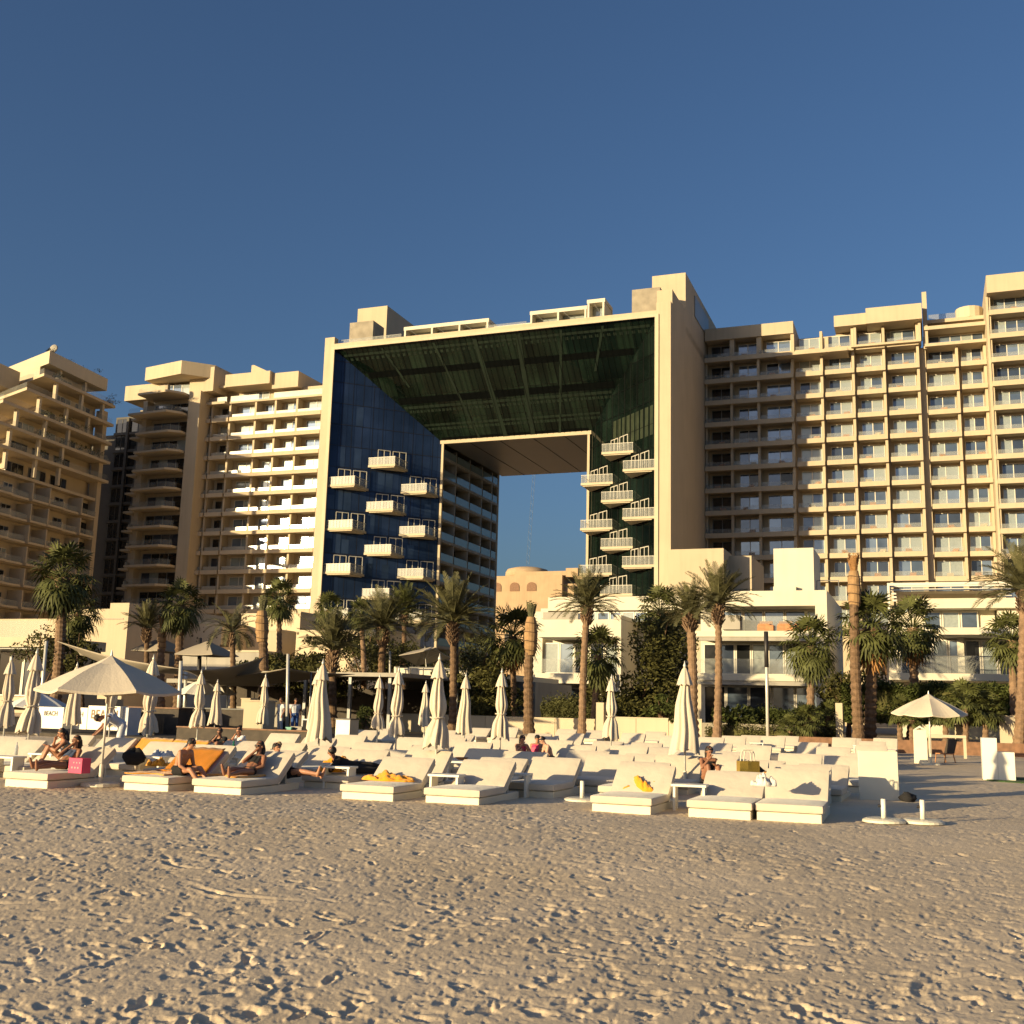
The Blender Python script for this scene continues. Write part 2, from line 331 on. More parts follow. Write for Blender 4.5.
b.box(-92.85, -92.2, 155.2, TB, 0, 60.9); b.box(-34.8, -34.15, 155.2, TB, 0, 61.95); b.box(-92.2, -34.8, 155.2, TB, 59.95, 60.7)
b.box(-92.2, SL, TB-.5, TB-.003, 0, 61); b.box(SR, -34.8, TB-.5, TB-.003, 0, 61); b.box(SL, SR, TB-.5, TB-.003, ZC+.3, 61)
gw = b.build('wall', 'plaster', gate)
b = GM(); b.box(-91.5, FL+.18, 153.72, 153.897, 0, ZT+.3); b.box(FR_-.18, -35.9, 153.72, 153.897, 0, ZT+.3); b.box(FL+.18, FR_-.18, 153.72, 153.897, ZT-.15, ZT+.3)
b.build('frame_trim', 'plaster_pale', gate)
b = GM(); b.box(-94.6, -92.903, 157, 172, 0, 52); b.build('side_wall', 'plaster', gate)
kx = (SL-FL)/(TI-TF)
def tgl(s): return TF+(s-FL)/kx
def tgr(s): return TF+(FR_-s)/((FR_-SR)/(TI-TF))
b = GM(); b.quad((FL, TF, 0), (SL, TI, 0), (SL, TI, ZC), (FL, TF, ZT)); o = b.build('blue_glass_wall', 'glass_blue', gate); add_uv(o, lambda c: ((c.x+O[0]-FL)*1.4, c.z-.4))
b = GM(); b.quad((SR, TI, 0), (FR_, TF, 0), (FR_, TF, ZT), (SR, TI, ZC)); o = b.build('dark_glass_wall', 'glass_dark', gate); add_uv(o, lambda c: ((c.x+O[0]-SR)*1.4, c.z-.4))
b = GM(); b.quad((FL, TF, ZT), (SL, TI, ZC), (SR, TI, ZC), (FR_, TF, ZT)); o = b.build('glass_ceiling', 'glass_ceiling', gate); add_uv(o, lambda c: (c.x+O[0], (c.y+O[1]-TF)*1.42))
_r = random.Random(12); b = GM(); mat('blue_panel', (.04, .065, .12), .08, .3, .3, metal=.3)
for _i in range(34):
    _c = _r.randrange(0, 14); _k = _r.randrange(1, 15); _s0 = FL+_c+.06; _s1 = _s0+.86; _z0 = .55+3.6*_k; _z1 = _z0+_r.choice((2.3, 3.3))
    if _z1 < ZT-(_s1-FL)*.985-.6: b = GM(); b.quad((_s0, tgl(_s0)-.03, _z0), (_s1, tgl(_s1)-.03, _z0), (_s1, tgl(_s1)-.03, _z1), (_s0, tgl(_s0)-.03, _z1)); b.build('curtained_pane', 'blue_panel', gate)
# structure read through the sloping glass: bands and raking beams
M['beam'] = mat('beam', (.008, .017, .010), .5, .3, .3); mat('band', (.002, .003, .003), .6, .2, .3, spec=.08)
def cz(t, off=0): return ZT-(t-TF)*(ZT-ZC)/(TI-TF)-off
def cl(t): return FL+(t-TF)*kx+.2, FR_-(t-TF)*((FR_-SR)/(TI-TF))-.2
for t0, dt, nm, mt in ((155.0, .3, 'ceiling_band', 'beam'), (157.6, .8, 'ceiling_band', 'band'), (161.4, .9, 'ceiling_band', 'band'), (162.6, .35, 'ceiling_band', 'beam'), (165.2, .3, 'ceiling_band', 'beam'), (167.2, .7, 'ceiling_band', 'band')):
    b = GM(); x0, x1 = cl(t0+dt)
    if mt == 'beam':
        for q_ in range(1, 54):
            xq = x0+(x1-x0)*q_/54; b.quad((xq, t0+dt+.25, cz(t0+dt+.25, .05)), (xq, t0+dt+.6, cz(t0+dt+.6, .05)), (xq+.5, t0+dt+.6, cz(t0+dt+.6, .05)), (xq+.5, t0+dt+.25, cz(t0+dt+.25, .05)))
    b.quad((x0, t0, cz(t0, .05)), (x0, t0+dt, cz(t0+dt, .05)), (x1, t0+dt, cz(t0+dt, .05)), (x1, t0, cz(t0, .05))); b.build(nm, mt, gate)
for k, sx in enumerate((-82.5, -73.2, -66.0, -58.6, -51.5, -44.8)):
    ta, tb = 154.6, 167.6; xa = sx; xb = -63.8+(sx+63.8)*.66; w = .38 if k in (2, 3) else .2
    if k in (0, 5): tb = 160
    xb = xa+(xb-xa)*(tb-ta)/13
    b = GM(); b.quad((xa-w, ta, cz(ta, .09)), (xb-w, tb, cz(tb, .09)), (xb+w, tb, cz(tb, .09)), (xa+w, ta, cz(ta, .09))); b.build('ceiling_beam', 'beam', gate)
b = GM(); n = 56                          # mullions of the sloping ceiling
for i in range(1, n):
    f = i/n; xa = FL+f*(FR_-FL); xb = xa; tt = TI
    if xa < SL: tt = TF+(xa-FL)/kx
    elif xa > SR: tt = TF+(FR_-xa)/((FR_-SR)/(TI-TF))
    if tt-TF > .5: b.quad((xa-.03, TF, cz(TF, .14)), (xa-.03, tt, cz(tt, .14)), (xa+.03, tt, cz(tt, .14)), (xa+.03, TF, cz(TF, .14)))
b.build('ceiling_mullions', 'band', gate)
b = GM()
for i in range(1, 11):
    s = FL+i*(SL-FL)/11; t = tgl(s); zt = ZT-(t-TF); b.quad((s-.03, tgl(s-.03)-.02, 0), (s+.03, tgl(s+.03)-.02, 0), (s+.03, tgl(s+.03)-.02, zt-.1), (s-.03, tgl(s-.03)-.02, zt-.1))
for k in range(1, 17):
    z = .4+3.6*k; t1 = TI if z < ZC else TF+(ZT-z)
    if z < ZT: s1 = FL+(t1-TF)*kx; b.quad((FL, TF-.06, z), (s1, t1-.06, z), (s1, t1-.06, z+.09), (FL, TF-.06, z+.09))
b.build('mullions', mat('mull_blue', (.005, .008, .018), .7, .1, 1) and 'mull_blue', gate)
b = GM()
for i in range(1, 11):
    s = FR_-i*(FR_-SR)/11; t = tgr(s); zt = ZT-(t-TF); b.box(s-.03, s+.03, t-.1, t-.02, 0, zt-.1)
for k in range(1, 17):
    z = .4+3.6*k; t1 = TI if z < ZC else TF+(ZT-z)
    if z < ZT: s1 = FR_-(t1-TF)*((FR_-SR)/(TI-TF)); b.quad((s1, t1-.06, z), (FR_, TF-.06, z), (FR_, TF-.06, z+.09), (s1, t1-.06, z+.09))
b.build('mullions', 'band', gate)
b = GM()                                   # a lighter pleated screen behind the right-hand glass
for i in range(9):
    s = FR_-1.0-i*.95; t = tgr(s)-.05; b.quad((s-.33, tgr(s-.33)-.05, 42+.0*i), (s+.33, tgr(s+.33)-.05, 42), (s+.33, tgr(s+.33)-.05, 46.5), (s-.33, tgr(s-.33)-.05, 46.5))
b.build('screen', mat('screen', (.028, .036, .02), .4, .3, 1) and 'screen', gate)
# tunnel: trims, soffit, right wall
b = GM(); b.box(SL-.05, SL+.35, TI-.35, TI+.1, 0, ZC); b.box(SR-.35, SR+.05, TI-.35, TI+.1, 0, ZC); b.box(SL-.3, SR+.3, TI-.4, TI+.1, ZC-.25, ZC+.35); b.build('opening_trim', 'plaster', gate)
b = GM(); b.box(SL+.35, SR-.35, TI+.1, TB+.4, ZC-.2, ZC+.1); b.build('soffit', 'soffit_metal', gate)
b = GM()
for s in (-72, -66.5, -60.5, -55): b.box(s-.05, s+.05, TI+.2, TB+.3, ZC-.24, ZC-.203)
b.build('soffit_seams', 'band', gate)
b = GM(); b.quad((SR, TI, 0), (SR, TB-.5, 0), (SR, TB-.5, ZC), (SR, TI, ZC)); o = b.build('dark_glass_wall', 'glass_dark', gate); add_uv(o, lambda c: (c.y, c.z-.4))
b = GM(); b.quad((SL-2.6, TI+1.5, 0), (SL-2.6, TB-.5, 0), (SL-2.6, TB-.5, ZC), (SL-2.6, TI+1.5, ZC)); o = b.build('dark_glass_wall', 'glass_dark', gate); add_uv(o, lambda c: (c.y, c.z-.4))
tp = (168.1, 174.4, 180.6, 186.6, 191.6, 194.4)
b = GM()
for t in tp[1:]: b.box(SL-2.5, SL-.12, t-.2, t+.2, 0, ZC-.2)
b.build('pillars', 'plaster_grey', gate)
for k in range(1, 13):
    z = .4+3.6*k
    if z > ZC-2: continue
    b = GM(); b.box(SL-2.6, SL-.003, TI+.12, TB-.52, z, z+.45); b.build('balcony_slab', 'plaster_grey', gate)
    for i in range(5):
        if k < 3: continue
        b = GM(); b.box(SL-.1, SL-.05, tp[i]+.25, tp[i+1]-.25, z+.47, z+1.75); b.build('balcony_railing', 'rail_green', gate)
# staggered balconies
def gate_balcony(sl, sr, zb, side):
    bal = GM()
    if side < 0: P = [(sl, tgl(sl)-.1), (sr, tgl(sl)-.1), (sr, tgl(sr)-.1)]; tf = tgl(sl)-.1; tg = tgl
    else: P = [(sl, tgr(sr)-.1), (sr, tgr(sr)-.1), (sl, tgr(sl)-.1)]; tf = tgr(sr)-.1; tg = tgr
    bal.prism(P, zb+.18, zb+.55)
    c = [(p[0]*.86+.14*sum(q[0] for q in P)/3, p[1]*.86+.14*sum(q[1] for q in P)/3) for p in P]; bal.prism(c, zb+.02, zb+.18)
    bo = bal.build('balcony', 'plaster_pale', gate)
    r = GM(); r.box(sl+.05, sr-.05, tf+.05, tf+.09, zb+.56, zb+1.75)
    sx = sr if side < 0 else sl
    if side < 0: fr = r.build('railing', 'rail_cream', bo); r = GM(); r.box(sx-.09, sx-.05, tf+.15, tg(sx)-.3, zb+.56, zb+1.75); r.build('railing', 'rail_glass', bo)
    else: r.box(sx+.05, sx+.09, tf+.15, tg(sx)-.3, zb+.56, zb+1.75); r.build('railing', 'rail_glass', bo)
    p = GM()
    for i in range(9):
        s = sl+.1+i*(sr-sl-.2)/8; p.box(s-.016, s+.016, tf+.01, tf+.045, zb+.56, zb+1.78)
    p.box(sl+.05, sr-.05, tf, tf+.1, zb+1.76, zb+1.82)
    p.box(sx-.13, sx+.0, tf+.15, tg(sx)-.3, zb+1.76, zb+1.82) if side < 0 else p.box(sx, sx+.13, tf+.15, tg(sx)-.3, zb+1.76, zb+1.82)
    p.build('handrail', 'frame_white', bo)
    for a in ((.25, .55), (.62, .95)) if side < 0 else ((.06, .36), (.44, .78)):
        f = GM(); s0 = sl+(sr-sl)*a[0]; s1 = sl+(sr-sl)*a[1]
        z0, z1 = zb+.56, zb+3.35
        pts = lambda s: (s, tg(s)-.3)
        for s in (s0, (s0+s1)/2, s1): x, y = pts(s); f.tube([(x, y, z0), (x, y, z1)], .06, 4)
        f.tube([(s0, tg(s0)-.3, z1), (s1, tg(s1)-.3, z1)], .07, 4)
        f.build('door_frame', 'frame_white', bo)
c1 = (-91.0, -86.1); c2 = (-86.3, -81.3); c3 = (-82.1, -77.3)
for z in (36.3, 29.1, 22.0, 14.8): gate_balcony(*c1, z, -1); gate_balcony(*c3, z+.1, -1)
for z in (40.3, 32.8, 25.6, 18.4): gate_balcony(*c2, z, -1)
ra = (ont(622, 520, 154.3)[0], -36.6); rb = (ont(601, 500, 158.6)[0], ont(633, 500, 158.6)[0]); rc = (ont(581, 500, 163)[0], ont(613, 500, 163)[0])
for z in (36.3, 29.1, 22.0): gate_balcony(*ra, z, 1); gate_balcony(*rc, z, 1)
for z in (40.1, 32.6, 25.4, 18.3): gate_balcony(*rb, z, 1)
# roof: lift towers, plant boxes, terrace lounges
def rbox(x0, y0, x1, y1, t, dep, name, m, base=None, parent=None, mb=None):
    s0, z1 = ont(x0, y0, t); s1, z0 = ont(x1, y1, t)
    if base is not None: z0 = base
    mb_ = mb or MB(O); mb_.box(s0, s1, t, t+dep, z0, z1)
    return mb_ if mb else mb_.build(name, m, parent or gate)
b = GM(); b.box(-39.6, -34.15, 165, 192, 60.7, 70.9); tw = b.build('lift_tower', 'plaster', gate)
b = GM(); b.box(-34.147, -34.02, 172, 184, 66.0, 69.6); b.build('louvre', 'frame_grey', tw)
b = GM(); b.box(-36.5, -34.15, 155.2, 165, 61.96, 64.4); b.build('parapet', 'plaster', gate)
rbox(632, 290, 660, 309, 160, 5, 'plant_box', 'concrete', 60.7)
rbox(358, 309, 386, 335, 170, 12, 'lift_tower', 'plaster', 60.7); rbox(350, 323, 372.5, 340, 160, 4, 'plant_box', 'concrete', 60.7)
for (xa, xb, ya, yb, nb) in ((404, 489, 325, 315, 3), (530, 587, 308.5, 303, 2), (587, 605, 297, 295.5, 1)):
    sa, za = ont(xa, ya, 157); sb, zb = ont(xb, yb, 157); z = (za+zb)/2-.45
    b = GM(); b.box(sa, sb, 157, 161.5, z-.6, z); b.box(sa, sb, 161.3, 161.497, 60.7, z-.603)
    for i in range(nb+1): s = sa+.1+(sb-sa-.5)*i/nb; b.box(s, s+.3, 157.003, 161.297, 60.7, z-.603)
    lo = b.build('roof_lounge', 'white_wall', gate)
    b = GM(); b.box(sa+.5, sb-.5, 158.9, 159.0, 60.8, z-.61); b.build('glazing', 'pane_curtain', lo)
    b = GM()
    for i in range(nb): s = sa+1+(sb-sa-.5)*i/nb; b.tube([(s, 157.2, z-.5), (s+1.6, 157.2, 61.9), (s+1.6, 157.2, 60.8)], .03, 4)
    b.build('brace', 'frame_grey', lo)
b = GM(); b.box(-64.9, -57.2, 158.0, 158.4, 60.7, 62.5); b.box(-83, -79.5, 157.5, 160, 60.7, 61.9); b.box(-47, -43, 157.5, 160, 60.7, 62.0); b.build('roof_wall', 'white_wall', gate)
b = GM(); b.box(-79, -45, 161.6, 164.4, 60.7, 62.6); b.box(*[ont(x, 300, 165)[0] for x in (592, 604)], 162, 166, 60.7, 65.6); b.build('roof_wall', 'white_wall', gate)
b = GM(); b.box(-91, -79.5, 155.3, 155.36, 60.75, 61.8); b.box(-64.5, -57.5, 155.3, 155.36, 60.75, 61.8); b.build('roof_railing', 'rail_glass', gate)
b = GM()
for i in range(6): s = -91+i*2.3; b.box(s-.03, s+.03, 155.4, 155.46, 60.75, 61.85)
b.box(-91, -79.5, 155.38, 155.46, 61.853, 61.91); b.build('roof_handrail', 'frame_grey', gate)

# ================================================================= HOTEL WINGS
def window(parent, o, s0, s1, t, z0, z1, mode, nm=1, axis=0, pane=None):
    f = MB(o); w = .09
    f.box(s0, s1, t-.1, t+.02, z0, z0+w); f.box(s0, s1, t-.1, t+.02, z1-w, z1); f.box(s0, s0+w, t-.1, t+.02, z0+w, z1-w); f.box(s1-w, s1, t-.1, t+.02, z0+w, z1-w)
    for i in range(nm): s = s0+(s1-s0)*(i+1)/(nm+1); f.box(s-.06, s+.06, t-.1, t+.02, z0+w, z1-w)
    fo = f.build('window', 'link_shade' if mode == 'dark' and 'link_shade' in M else 'frame_grey' if mode in ('dim', 'dark') else 'frame_white', parent)
    # each leaf keeps its own blind or curtain, as the photo shows
    ed = [s0+w]+[s0+(s1-s0)*(i+1)/(nm+1) for i in range(nm)]+[s1-w]
    p = MB(o); ms = []
    for i in range(len(ed)-1):
        yy = t-.04+random.uniform(-.008, .008); y2 = yy+random.uniform(-.014, .014)
        p.quad((ed[i], yy, z0+w), (ed[i+1], y2, z0+w), (ed[i+1], y2, z1-w), (ed[i], yy, z1-w)); ms.append(pane or pane_mat(mode))
    u = sorted(set(ms)); po = p.build('pane', u, fo)
    for i, q in enumerate(po.data.polygons): q.material_index = u.index(ms[i])
    return fo
def balcony_unit(parent, o, s0, s1, t, z, h, rec, mode, rail='rail_glass', wl=.16, wr=.04, fin=.42, gap=.0, win=True, railp=True, slab=.5, nm=1, finside=1, pm='plaster'):
    """one recessed bay: window at the back, glass front, side wall on its right"""
    if win: window(parent, o, s0+(s1-s0)*wl, s1-(s1-s0)*wr-(fin if finside > 0 else 0), t+rec, z+slab+.003, z+slab+(h-slab)*.88, mode, nm)
    if railp:
        r = MB(o); r.box(s0+gap+.05, s1-(fin if finside > 0 else 0)-.05, t+.06, t+.09, z+slab, z+slab+.95); ro = r.build('balcony_railing', rail, parent)
FURN = []
def facade(parent, o, edges, zs, h, t, rec, modes, rail, wl=.16, gapcols=(), finw=.42, slab=.5, pm='plaster', skip=(), zbot=0, ztop=None, nm=1, tb=14, furn=0, lip=.25):
    ztop = ztop or zs[0]+h
    w = MB(o); w.box(edges[0], edges[-1], t+rec+.02, t+tb, zbot, ztop)
    for i in range(len(edges)-1):
        for z in zs:
            if (i, z) in skip: continue
            w.box(edges[i+1]-finw, edges[i+1], t+.12, t+rec+.02, z+slab+.003, z+h-.003)
    w.box(edges[0], edges[0]+.3, t+.5, t+rec+.02, zbot, ztop-.01)
    w.build('wall', pm, parent)
    for z in zs:
        b = MB(o)
        for i in range(len(edges)-1):
            if (i, z) in skip: continue
            g = .35 if i in gapcols else 0
            b.box(edges[i]+g, edges[i+1]-.002, t-.15, t+rec+.018, z, z+slab); b.box(edges[i]+g, edges[i+1]-.004, t-lip-.25, t-.152, z-.12, z+slab+.16)
        b.build('balcony_slab', pm, parent)
        for i in range(len(edges)-1):
            if (i, z) in skip: continue
            m = modes[i] if isinstance(modes, (list, tuple)) else modes
            balcony_unit(parent, o, edges[i], edges[i+1], t, z, h, rec, m, rail=rail, wl=wl, fin=finw, slab=slab, gap=.35 if i in gapcols else 0, nm=nm)
            if furn and random.random() < furn: FURN.append((o, (edges[i]+(edges[i+1]-edges[i])*random.uniform(.35, .75)), t+.5, z+slab))
H = 3.79
# --- right wing (behind the arch's right flank)
O = (-17, 187, 0)
wa = thing('hotel_wing', 'long cream hotel wing right of the arch, its left part shaded, rows of glass-fronted balconies', 'building', *O)
ea = [-34.05, -29.4, -24.9, -19.3, -14.6, -9.65, -4.85, .3]
za = [60.6-H*k for k in range(0, 13)]
facade(wa, O, ea, za, H, 180.4, 2.3, ['dark', 'sky', 'sky', 'lit', 'lit', 'lit', 'lit'], 'rail_glass', gapcols=(3, 4, 5, 6), ztop=60.55, furn=.8)
b = MB(O); b.box(-34.0, -19.2, 180.1, 192, 64.4, 66.5); b.box(-34.0, -19.2, 183.0, 192, 60.6, 64.397)
for s in (-29.4, -24.9, -19.5): b.box(s, s+.35, 180.5, 182.997, 61.1, 64.397)
b.box(-19.2, -12.6, 187, 193, 60.6, 65.6); b.box(-12.6, .5, 183, 192, 60.6, 64.4)
b.build('top_storey', 'plaster', wa)
b = MB(O); b.box(-12.6, -7.6, 179.6, 190, 64.6, 66.5); b.box(-7.55, .95, 178.6, 190, 64.3, 66.9); b.build('roof', 'plaster', wa)
b = MB(O); b.box(-22, -10.5, 178.4, 184, 60.05, 60.595); b.box(-10.0, .6, 179.2, 183, 60.75, 61.1); b.build('balcony_slab', 'plaster', wa)
window(wa, O, -33, -30, 182.98, 61.2, 63.9, 'dark'); window(wa, O, -28.5, -25.4, 182.98, 61.2, 63.9, 'sky'); window(wa, O, -24, -19.9, 182.98, 61.2, 63.9, 'lit', 2)
window(wa, O, -12.3, -9.9, 182.98, 61.2, 63.9, 'lit', 1); window(wa, O, -9.2, -5.2, 182.98, 61.2, 63.9, 'lit', 2); window(wa, O, -4.6, -.2, 182.98, 61.2, 63.9, 'lit', 3)
for q in ((-9.6, -9.2, 180, 182.98, 61.1, 64.3), (.3, .7, 180, 182.98, 61.1, 64.3), (1.05, 1.75, 181, 181.6, 60, 69.6)): b = MB(O); b.box(*q); b.build('pillar', 'plaster', wa)
b = MB(O); b.box(.3, 1.0, 181.9, 194, 0, 60.5); b.build('joint_wall', 'plaster', wa)
# --- stepped end block
O = (9, 184, 0)
wb = thing('hotel_block', 'cream hotel block at the right edge, stepping forward, with single wide balconies', 'building', *O)
eb = [1.0, 6.1, 10.2]
zb_ = [56.75-H*k for k in range(0, 12)]
facade(wb, O, eb, zb_, H, 181.4, 2.2, 'lit', 'rail_glass', gapcols=(0, 1), wl=.12, ztop=60.5, furn=.7)
b = MB(O); b.box(1.0, 10.2, 183.9, 194, 60.5, 63.0); b.box(1.2, 10.4, 180.6, 194, 63.0, 63.6); b.box(1.2, 10.4, 180.2, 184, 60.1, 60.6); b.box(1.2, 10.4, 184, 194, 65.2, 65.8); b.box(1.2, 10.4, 188, 194, 63.6, 65.197); b.build('top_storey', 'plaster', wb)
window(wb, O, 1.8, 10, 183.88, 60.7, 62.8, 'lit', 4)
b = MB(O); b.tube([(8.2, 186, 65.8), (8.2, 186, 67.6)], 2.1, 16); b.build('water_tank', 'plaster_pale', wb, smooth=False)
b = MB(O); b.box(2, 7, 185.5, 185.55, 65.8, 67.2); b.build('roof_railing', 'rail_glass', wb)
ec = [10.6, 18.6, 26.6]
zc = [63.2-H*k for k in range(0, 14)]
facade(wb, O, ec, zc, H, 176.9, 2.2, 'lit', 'rail_glass', wl=.1, ztop=66.3, nm=3, furn=.7)
b = MB(O); b.box(10.4, 26.8, 175.6, 190, 66.35, 69.2); b.build('roof', 'plaster', wb)
b = MB(O); b.box(10.25, 10.6, 177.2, 190, 0, 66.3); b.build('side_wall', 'plaster', wb)
# --- left wing next to the arch
O = (-118, 182, 0)
wd = thing('hotel_wing', 'sunlit cream hotel wing left of the arch with frosted balcony rails catching the sun', 'building', *O)
ed = [-135.0, -131.0, -126.8, -120.9, -116.4, -111.6, -106.0]
zd = [55.6-3.76*k for k in range(0, 13)]
facade(wd, O, ed, zd, 3.76, 176.2, 2.2, ['dim', 'dim', 'white', 'white', 'white', 'white'], 'rail_frost', gapcols=(0, 1, 2), ztop=59.4, furn=.3, lip=.5)
b = MB(O); b.box(-127.2, -117.0, 174.3, 186, 62.1, 64.6); b.box(-116.99, -111.2, 175.2, 186, 61.2, 64.3); b.box(-127.2, -106, 178.6, 188, 59.4, 62.097); b.box(-111.2, -106, 177, 186, 61.0, 61.6)
b.box(-135, -127.2, 179, 186, 59.4, 62.6); b.build('roof', 'plaster', wd)
b = MB(O); b.box(-123.9, -123.3, 178, 184, 64.6, 67.4); b.add([(-123.3, 178, 64.6), (-123.3, 184, 64.6), (-123.3, 178, 67.4), (-117.5, 178, 64.6)], [(0, 1, 2), (0, 2, 3), (1, 3, 2), (0, 3, 1)]); b.build('fin_wall', 'plaster', wd)
b = MB(O); b.box(-127, -106.1, 176.0, 179, 59.2, 59.6); b.box(-135.5, -127.6, 175.2, 179, 59.1, 59.6); b.box(-134.5, -127.6, 175.8, 180, 62.5, 62.9); b.build('balcony_slab', 'plaster', wd)
window(wd, O, -125.8, -119.6, 178.58, 59.8, 61.9, 'white', 3); window(wd, O, -116, -111.5, 178.58, 59.8, 61.9, 'dim', 2)
for (a, c) in ((-126.9, -120.4), (-117, -106.2), (-135.3, -127.8)):
    b = MB(O); b.box(a, c, 176.1, 176.15, 59.6, 60.7); b.build('balcony_railing', 'rail_frost', wd)
# --- stair block with prow balconies and dark glazed link
O = (-146, 178, 0)
we = thing('hotel_block', 'shaded hotel block with pointed balconies and a dark glazed link, left of the sunlit wing', 'building', *O)
ze = [56.6-3.76*k for k in range(0, 13)]
b = MB(O); b.box(-134.6, -131.9, 173.2, 186, 0, 61.5); b.box(-144.5, -135.35, 175.0, 186, 0, 62.5); b.box(-145.5, -144.5, 173.2, 186, 0, 60.3); b.box(-150.6, -145.5, 178.5, 190, 0, 60.2)
b.box(-135.3, -129.7, 174, 188, 61.5, 66.4); b.box(-151.5, -141, 174.5, 186, 61.2, 64.3); b.build('wall', 'plaster', we)
b = MB(O); b.prism([(-144.7, 172.0), (-134.5, 170.0), (-130.0, 174.6), (-130.0, 186), (-144.7, 186)], 64.2, 66.9); b.build('roof', 'plaster', we)
for k, z in enumerate([64.1-3.76-.0, 60.36-3.76+.0]+ze[1:]):
    wide = k < 2
    x0 = -146.5 if wide else -145.2; xp = -136.8; tf = 169.3 if wide else 170.3
    if k == 0: z = 60.6; x0 = -144.5
    P = [(x0, tf+.8), (xp, tf), (-134.9, 171.9), (-134.9, 174.97), (x0, 174.97)]
    b = MB(O); b.prism(P, z, z+.42); b.build('balcony_slab', 'plaster', we)
    b = MB(O); b.quad((x0+.1, tf+.95, z+.42), (xp, tf+.15, z+.42), (xp, tf+.15, z+1.45), (x0+.1, tf+.95, z+1.45)); b.quad((xp, tf+.15, z+.42), (-135.0, 172.0, z+.42), (-135.0, 172.0, z+1.45), (xp, tf+.15, z+1.45))
    b.build('balcony_railing', 'rail_glass', we)
    window(we, O, -143.9, -135.8, 174.95, z+.45, z+3.1, 'dim' if k else 'white', 3)
    if k: b = MB(O); b.box(-147.9, -145.5, 172.8, 178.45, z-.3, z+.1); b.box(-147.9, -147.5, 174.6, 178.45, z+.103, z+1.5); b.build('side_balcony', 'plaster', we)
mat('link_shade', (.10, .09, .075), .8, .1, .5)  # shade over the link put into the colour of its walls, slabs and frames
for z in ze:                               # dark glazed link
    b = MB(O); b.box(-160.2, -150.6, 182.2, 190, z-.25, z+.3); b.build('link_slab', 'link_shade', we)
    for (a, c) in ((-159.8, -156.9), (-156.3, -153.4), (-152.9, -150.7)): window(we, O, a, c, 182.6, z+.33, z+3.4, 'dark', 1 if a < -156.5 else 0)
b = MB(O); b.box(-178, -160.21, 184, 192, 0, 57.0); b.build('link_wall', 'link_shade', we)
b = MB(O); b.box(-160.2, -150.6, 182.65, 190, 0, 60.4); b.box(-156.9, -156.3, 182.0, 182.63, 0, 60); b.box(-153.4, -152.9, 181.4, 182.63, 0, 60); b.build('link_wall', 'link_shade', we)

# ================================================================= FAR LEFT TERRACED BUILDING (its own axis)
og = bpy.data.objects.new('terraced_building', None); C.objects.link(og); og.location = (-85.47, 180, 0); og.rotation_euler = (0, 0, math.atan2(.970, .242))
tag(og, 'shaded terraced apartment building at the left edge, its stepped upper terraces planted with shrubs', 'building')
O = (0, 0, 0); XE = 27.6
zg = [57.0-3.72*k for k in range(0, 15)]; cg = [8.6, 4.6, -.8, -2.0, -2.4]+[-2.8]*10
def gpoly(c, out, inn=38):
    dx, dy = .53, 1.0
    return [(c-out*1.6, -out), (XE+out*.3, -out), (XE+out*.3, inn), (c+dx*inn-out*1.2, inn)]
b = MB(); b.prism([(9.5, .3), (XE-.5, .3), (XE-.5, 34), (27, 34)], 60.2, 62.6); b.prism([(10.8, 3.0), (XE-3, 3.0), (XE-3, 33), (23, 33)], 57.4, 60.197)
for x in (13.5, 21.0): b.box(x, x+.6, .8, 1.4, 57.4, 60.197)
b.build('penthouse', 'plaster_pale', og)
window(og, O, 14.5, 20, 2.97, 57.5, 59.8, 'lit', 3)
for k, z in enumerate(zg):
    c = cg[k]
    b = MB(); b.prism(gpoly(c, 1.3 if k < 5 else 0.0), z-.1, z+.42); b.build('terrace_slab', 'plaster', og)
    b = MB(); b.prism(gpoly(c+(3.0 if k < 5 else .2), -2.3 if k < 5 else -1.6, 37.8), z-3.3, z-.103); b.build('storey_wall', 'plaster', og)
    if k < 5:
        b = MB(); b.quad((c-1.7, -1.15, z+.42), (XE, -1.15, z+.42), (XE, -1.15, z+1.4), (c-1.7, -1.15, z+1.4)); b.build('balcony_railing', 'rail_glass', og)
        b = MB(); b.quad((c-1.9, -1.1, z+.42), (c-1.9+.53*37, -1.1+37, z+.42), (c-1.9+.53*37, -1.1+37, z+1.4), (c-1.9, -1.1, z+1.4)); b.build('balcony_railing', 'rail_glass', og)
        x = c+6
        while x < XE-6: window(og, O, x, x+4.6, 2.27, z-3.2, z-.9, 'lit' if k < 3 else 'dim', 2); x += 6.0
        for x in (c+2, c+9.5, c+16): 
            b = MB(); b.box(x, x+.6, -.9, -.3, z-3.3, z-.103); b.build('pillar', 'plaster_pale', og)
    else:
        xs = np.arange(-11.6, XE-6.5, 4.6)
        for i, x in enumerate(xs):
            d = 1.35 if i % 3 else .9
            b = MB(); b.box(x, x+4.35, -d, 1.58, z-3.75, z-3.4); b.box(x-.12, x+.12, -d, 1.58, z-3.397, z-.6 if i % 3 else z-2.2); b.build('balcony_slab', 'plaster', og)
            if x > -3:
                b = MB(); b.box(x+.15, x+4.3, -d+.05, -d+.09, z-3.4, z-2.45); b.build('balcony_railing', 'rail_glass', og)
            if k < 13 and x > -7: window(og, O, x+.5, x+2.9, 1.56, z-3.35, z-1.1, 'dim' if random.random() < .6 else 'lit', 1)
        b = MB(); b.box(XE-3.2, XE-.6, 1.4, 1.59, z-3.2, z-.7); b.build('side_window', 'pane_dark', og)
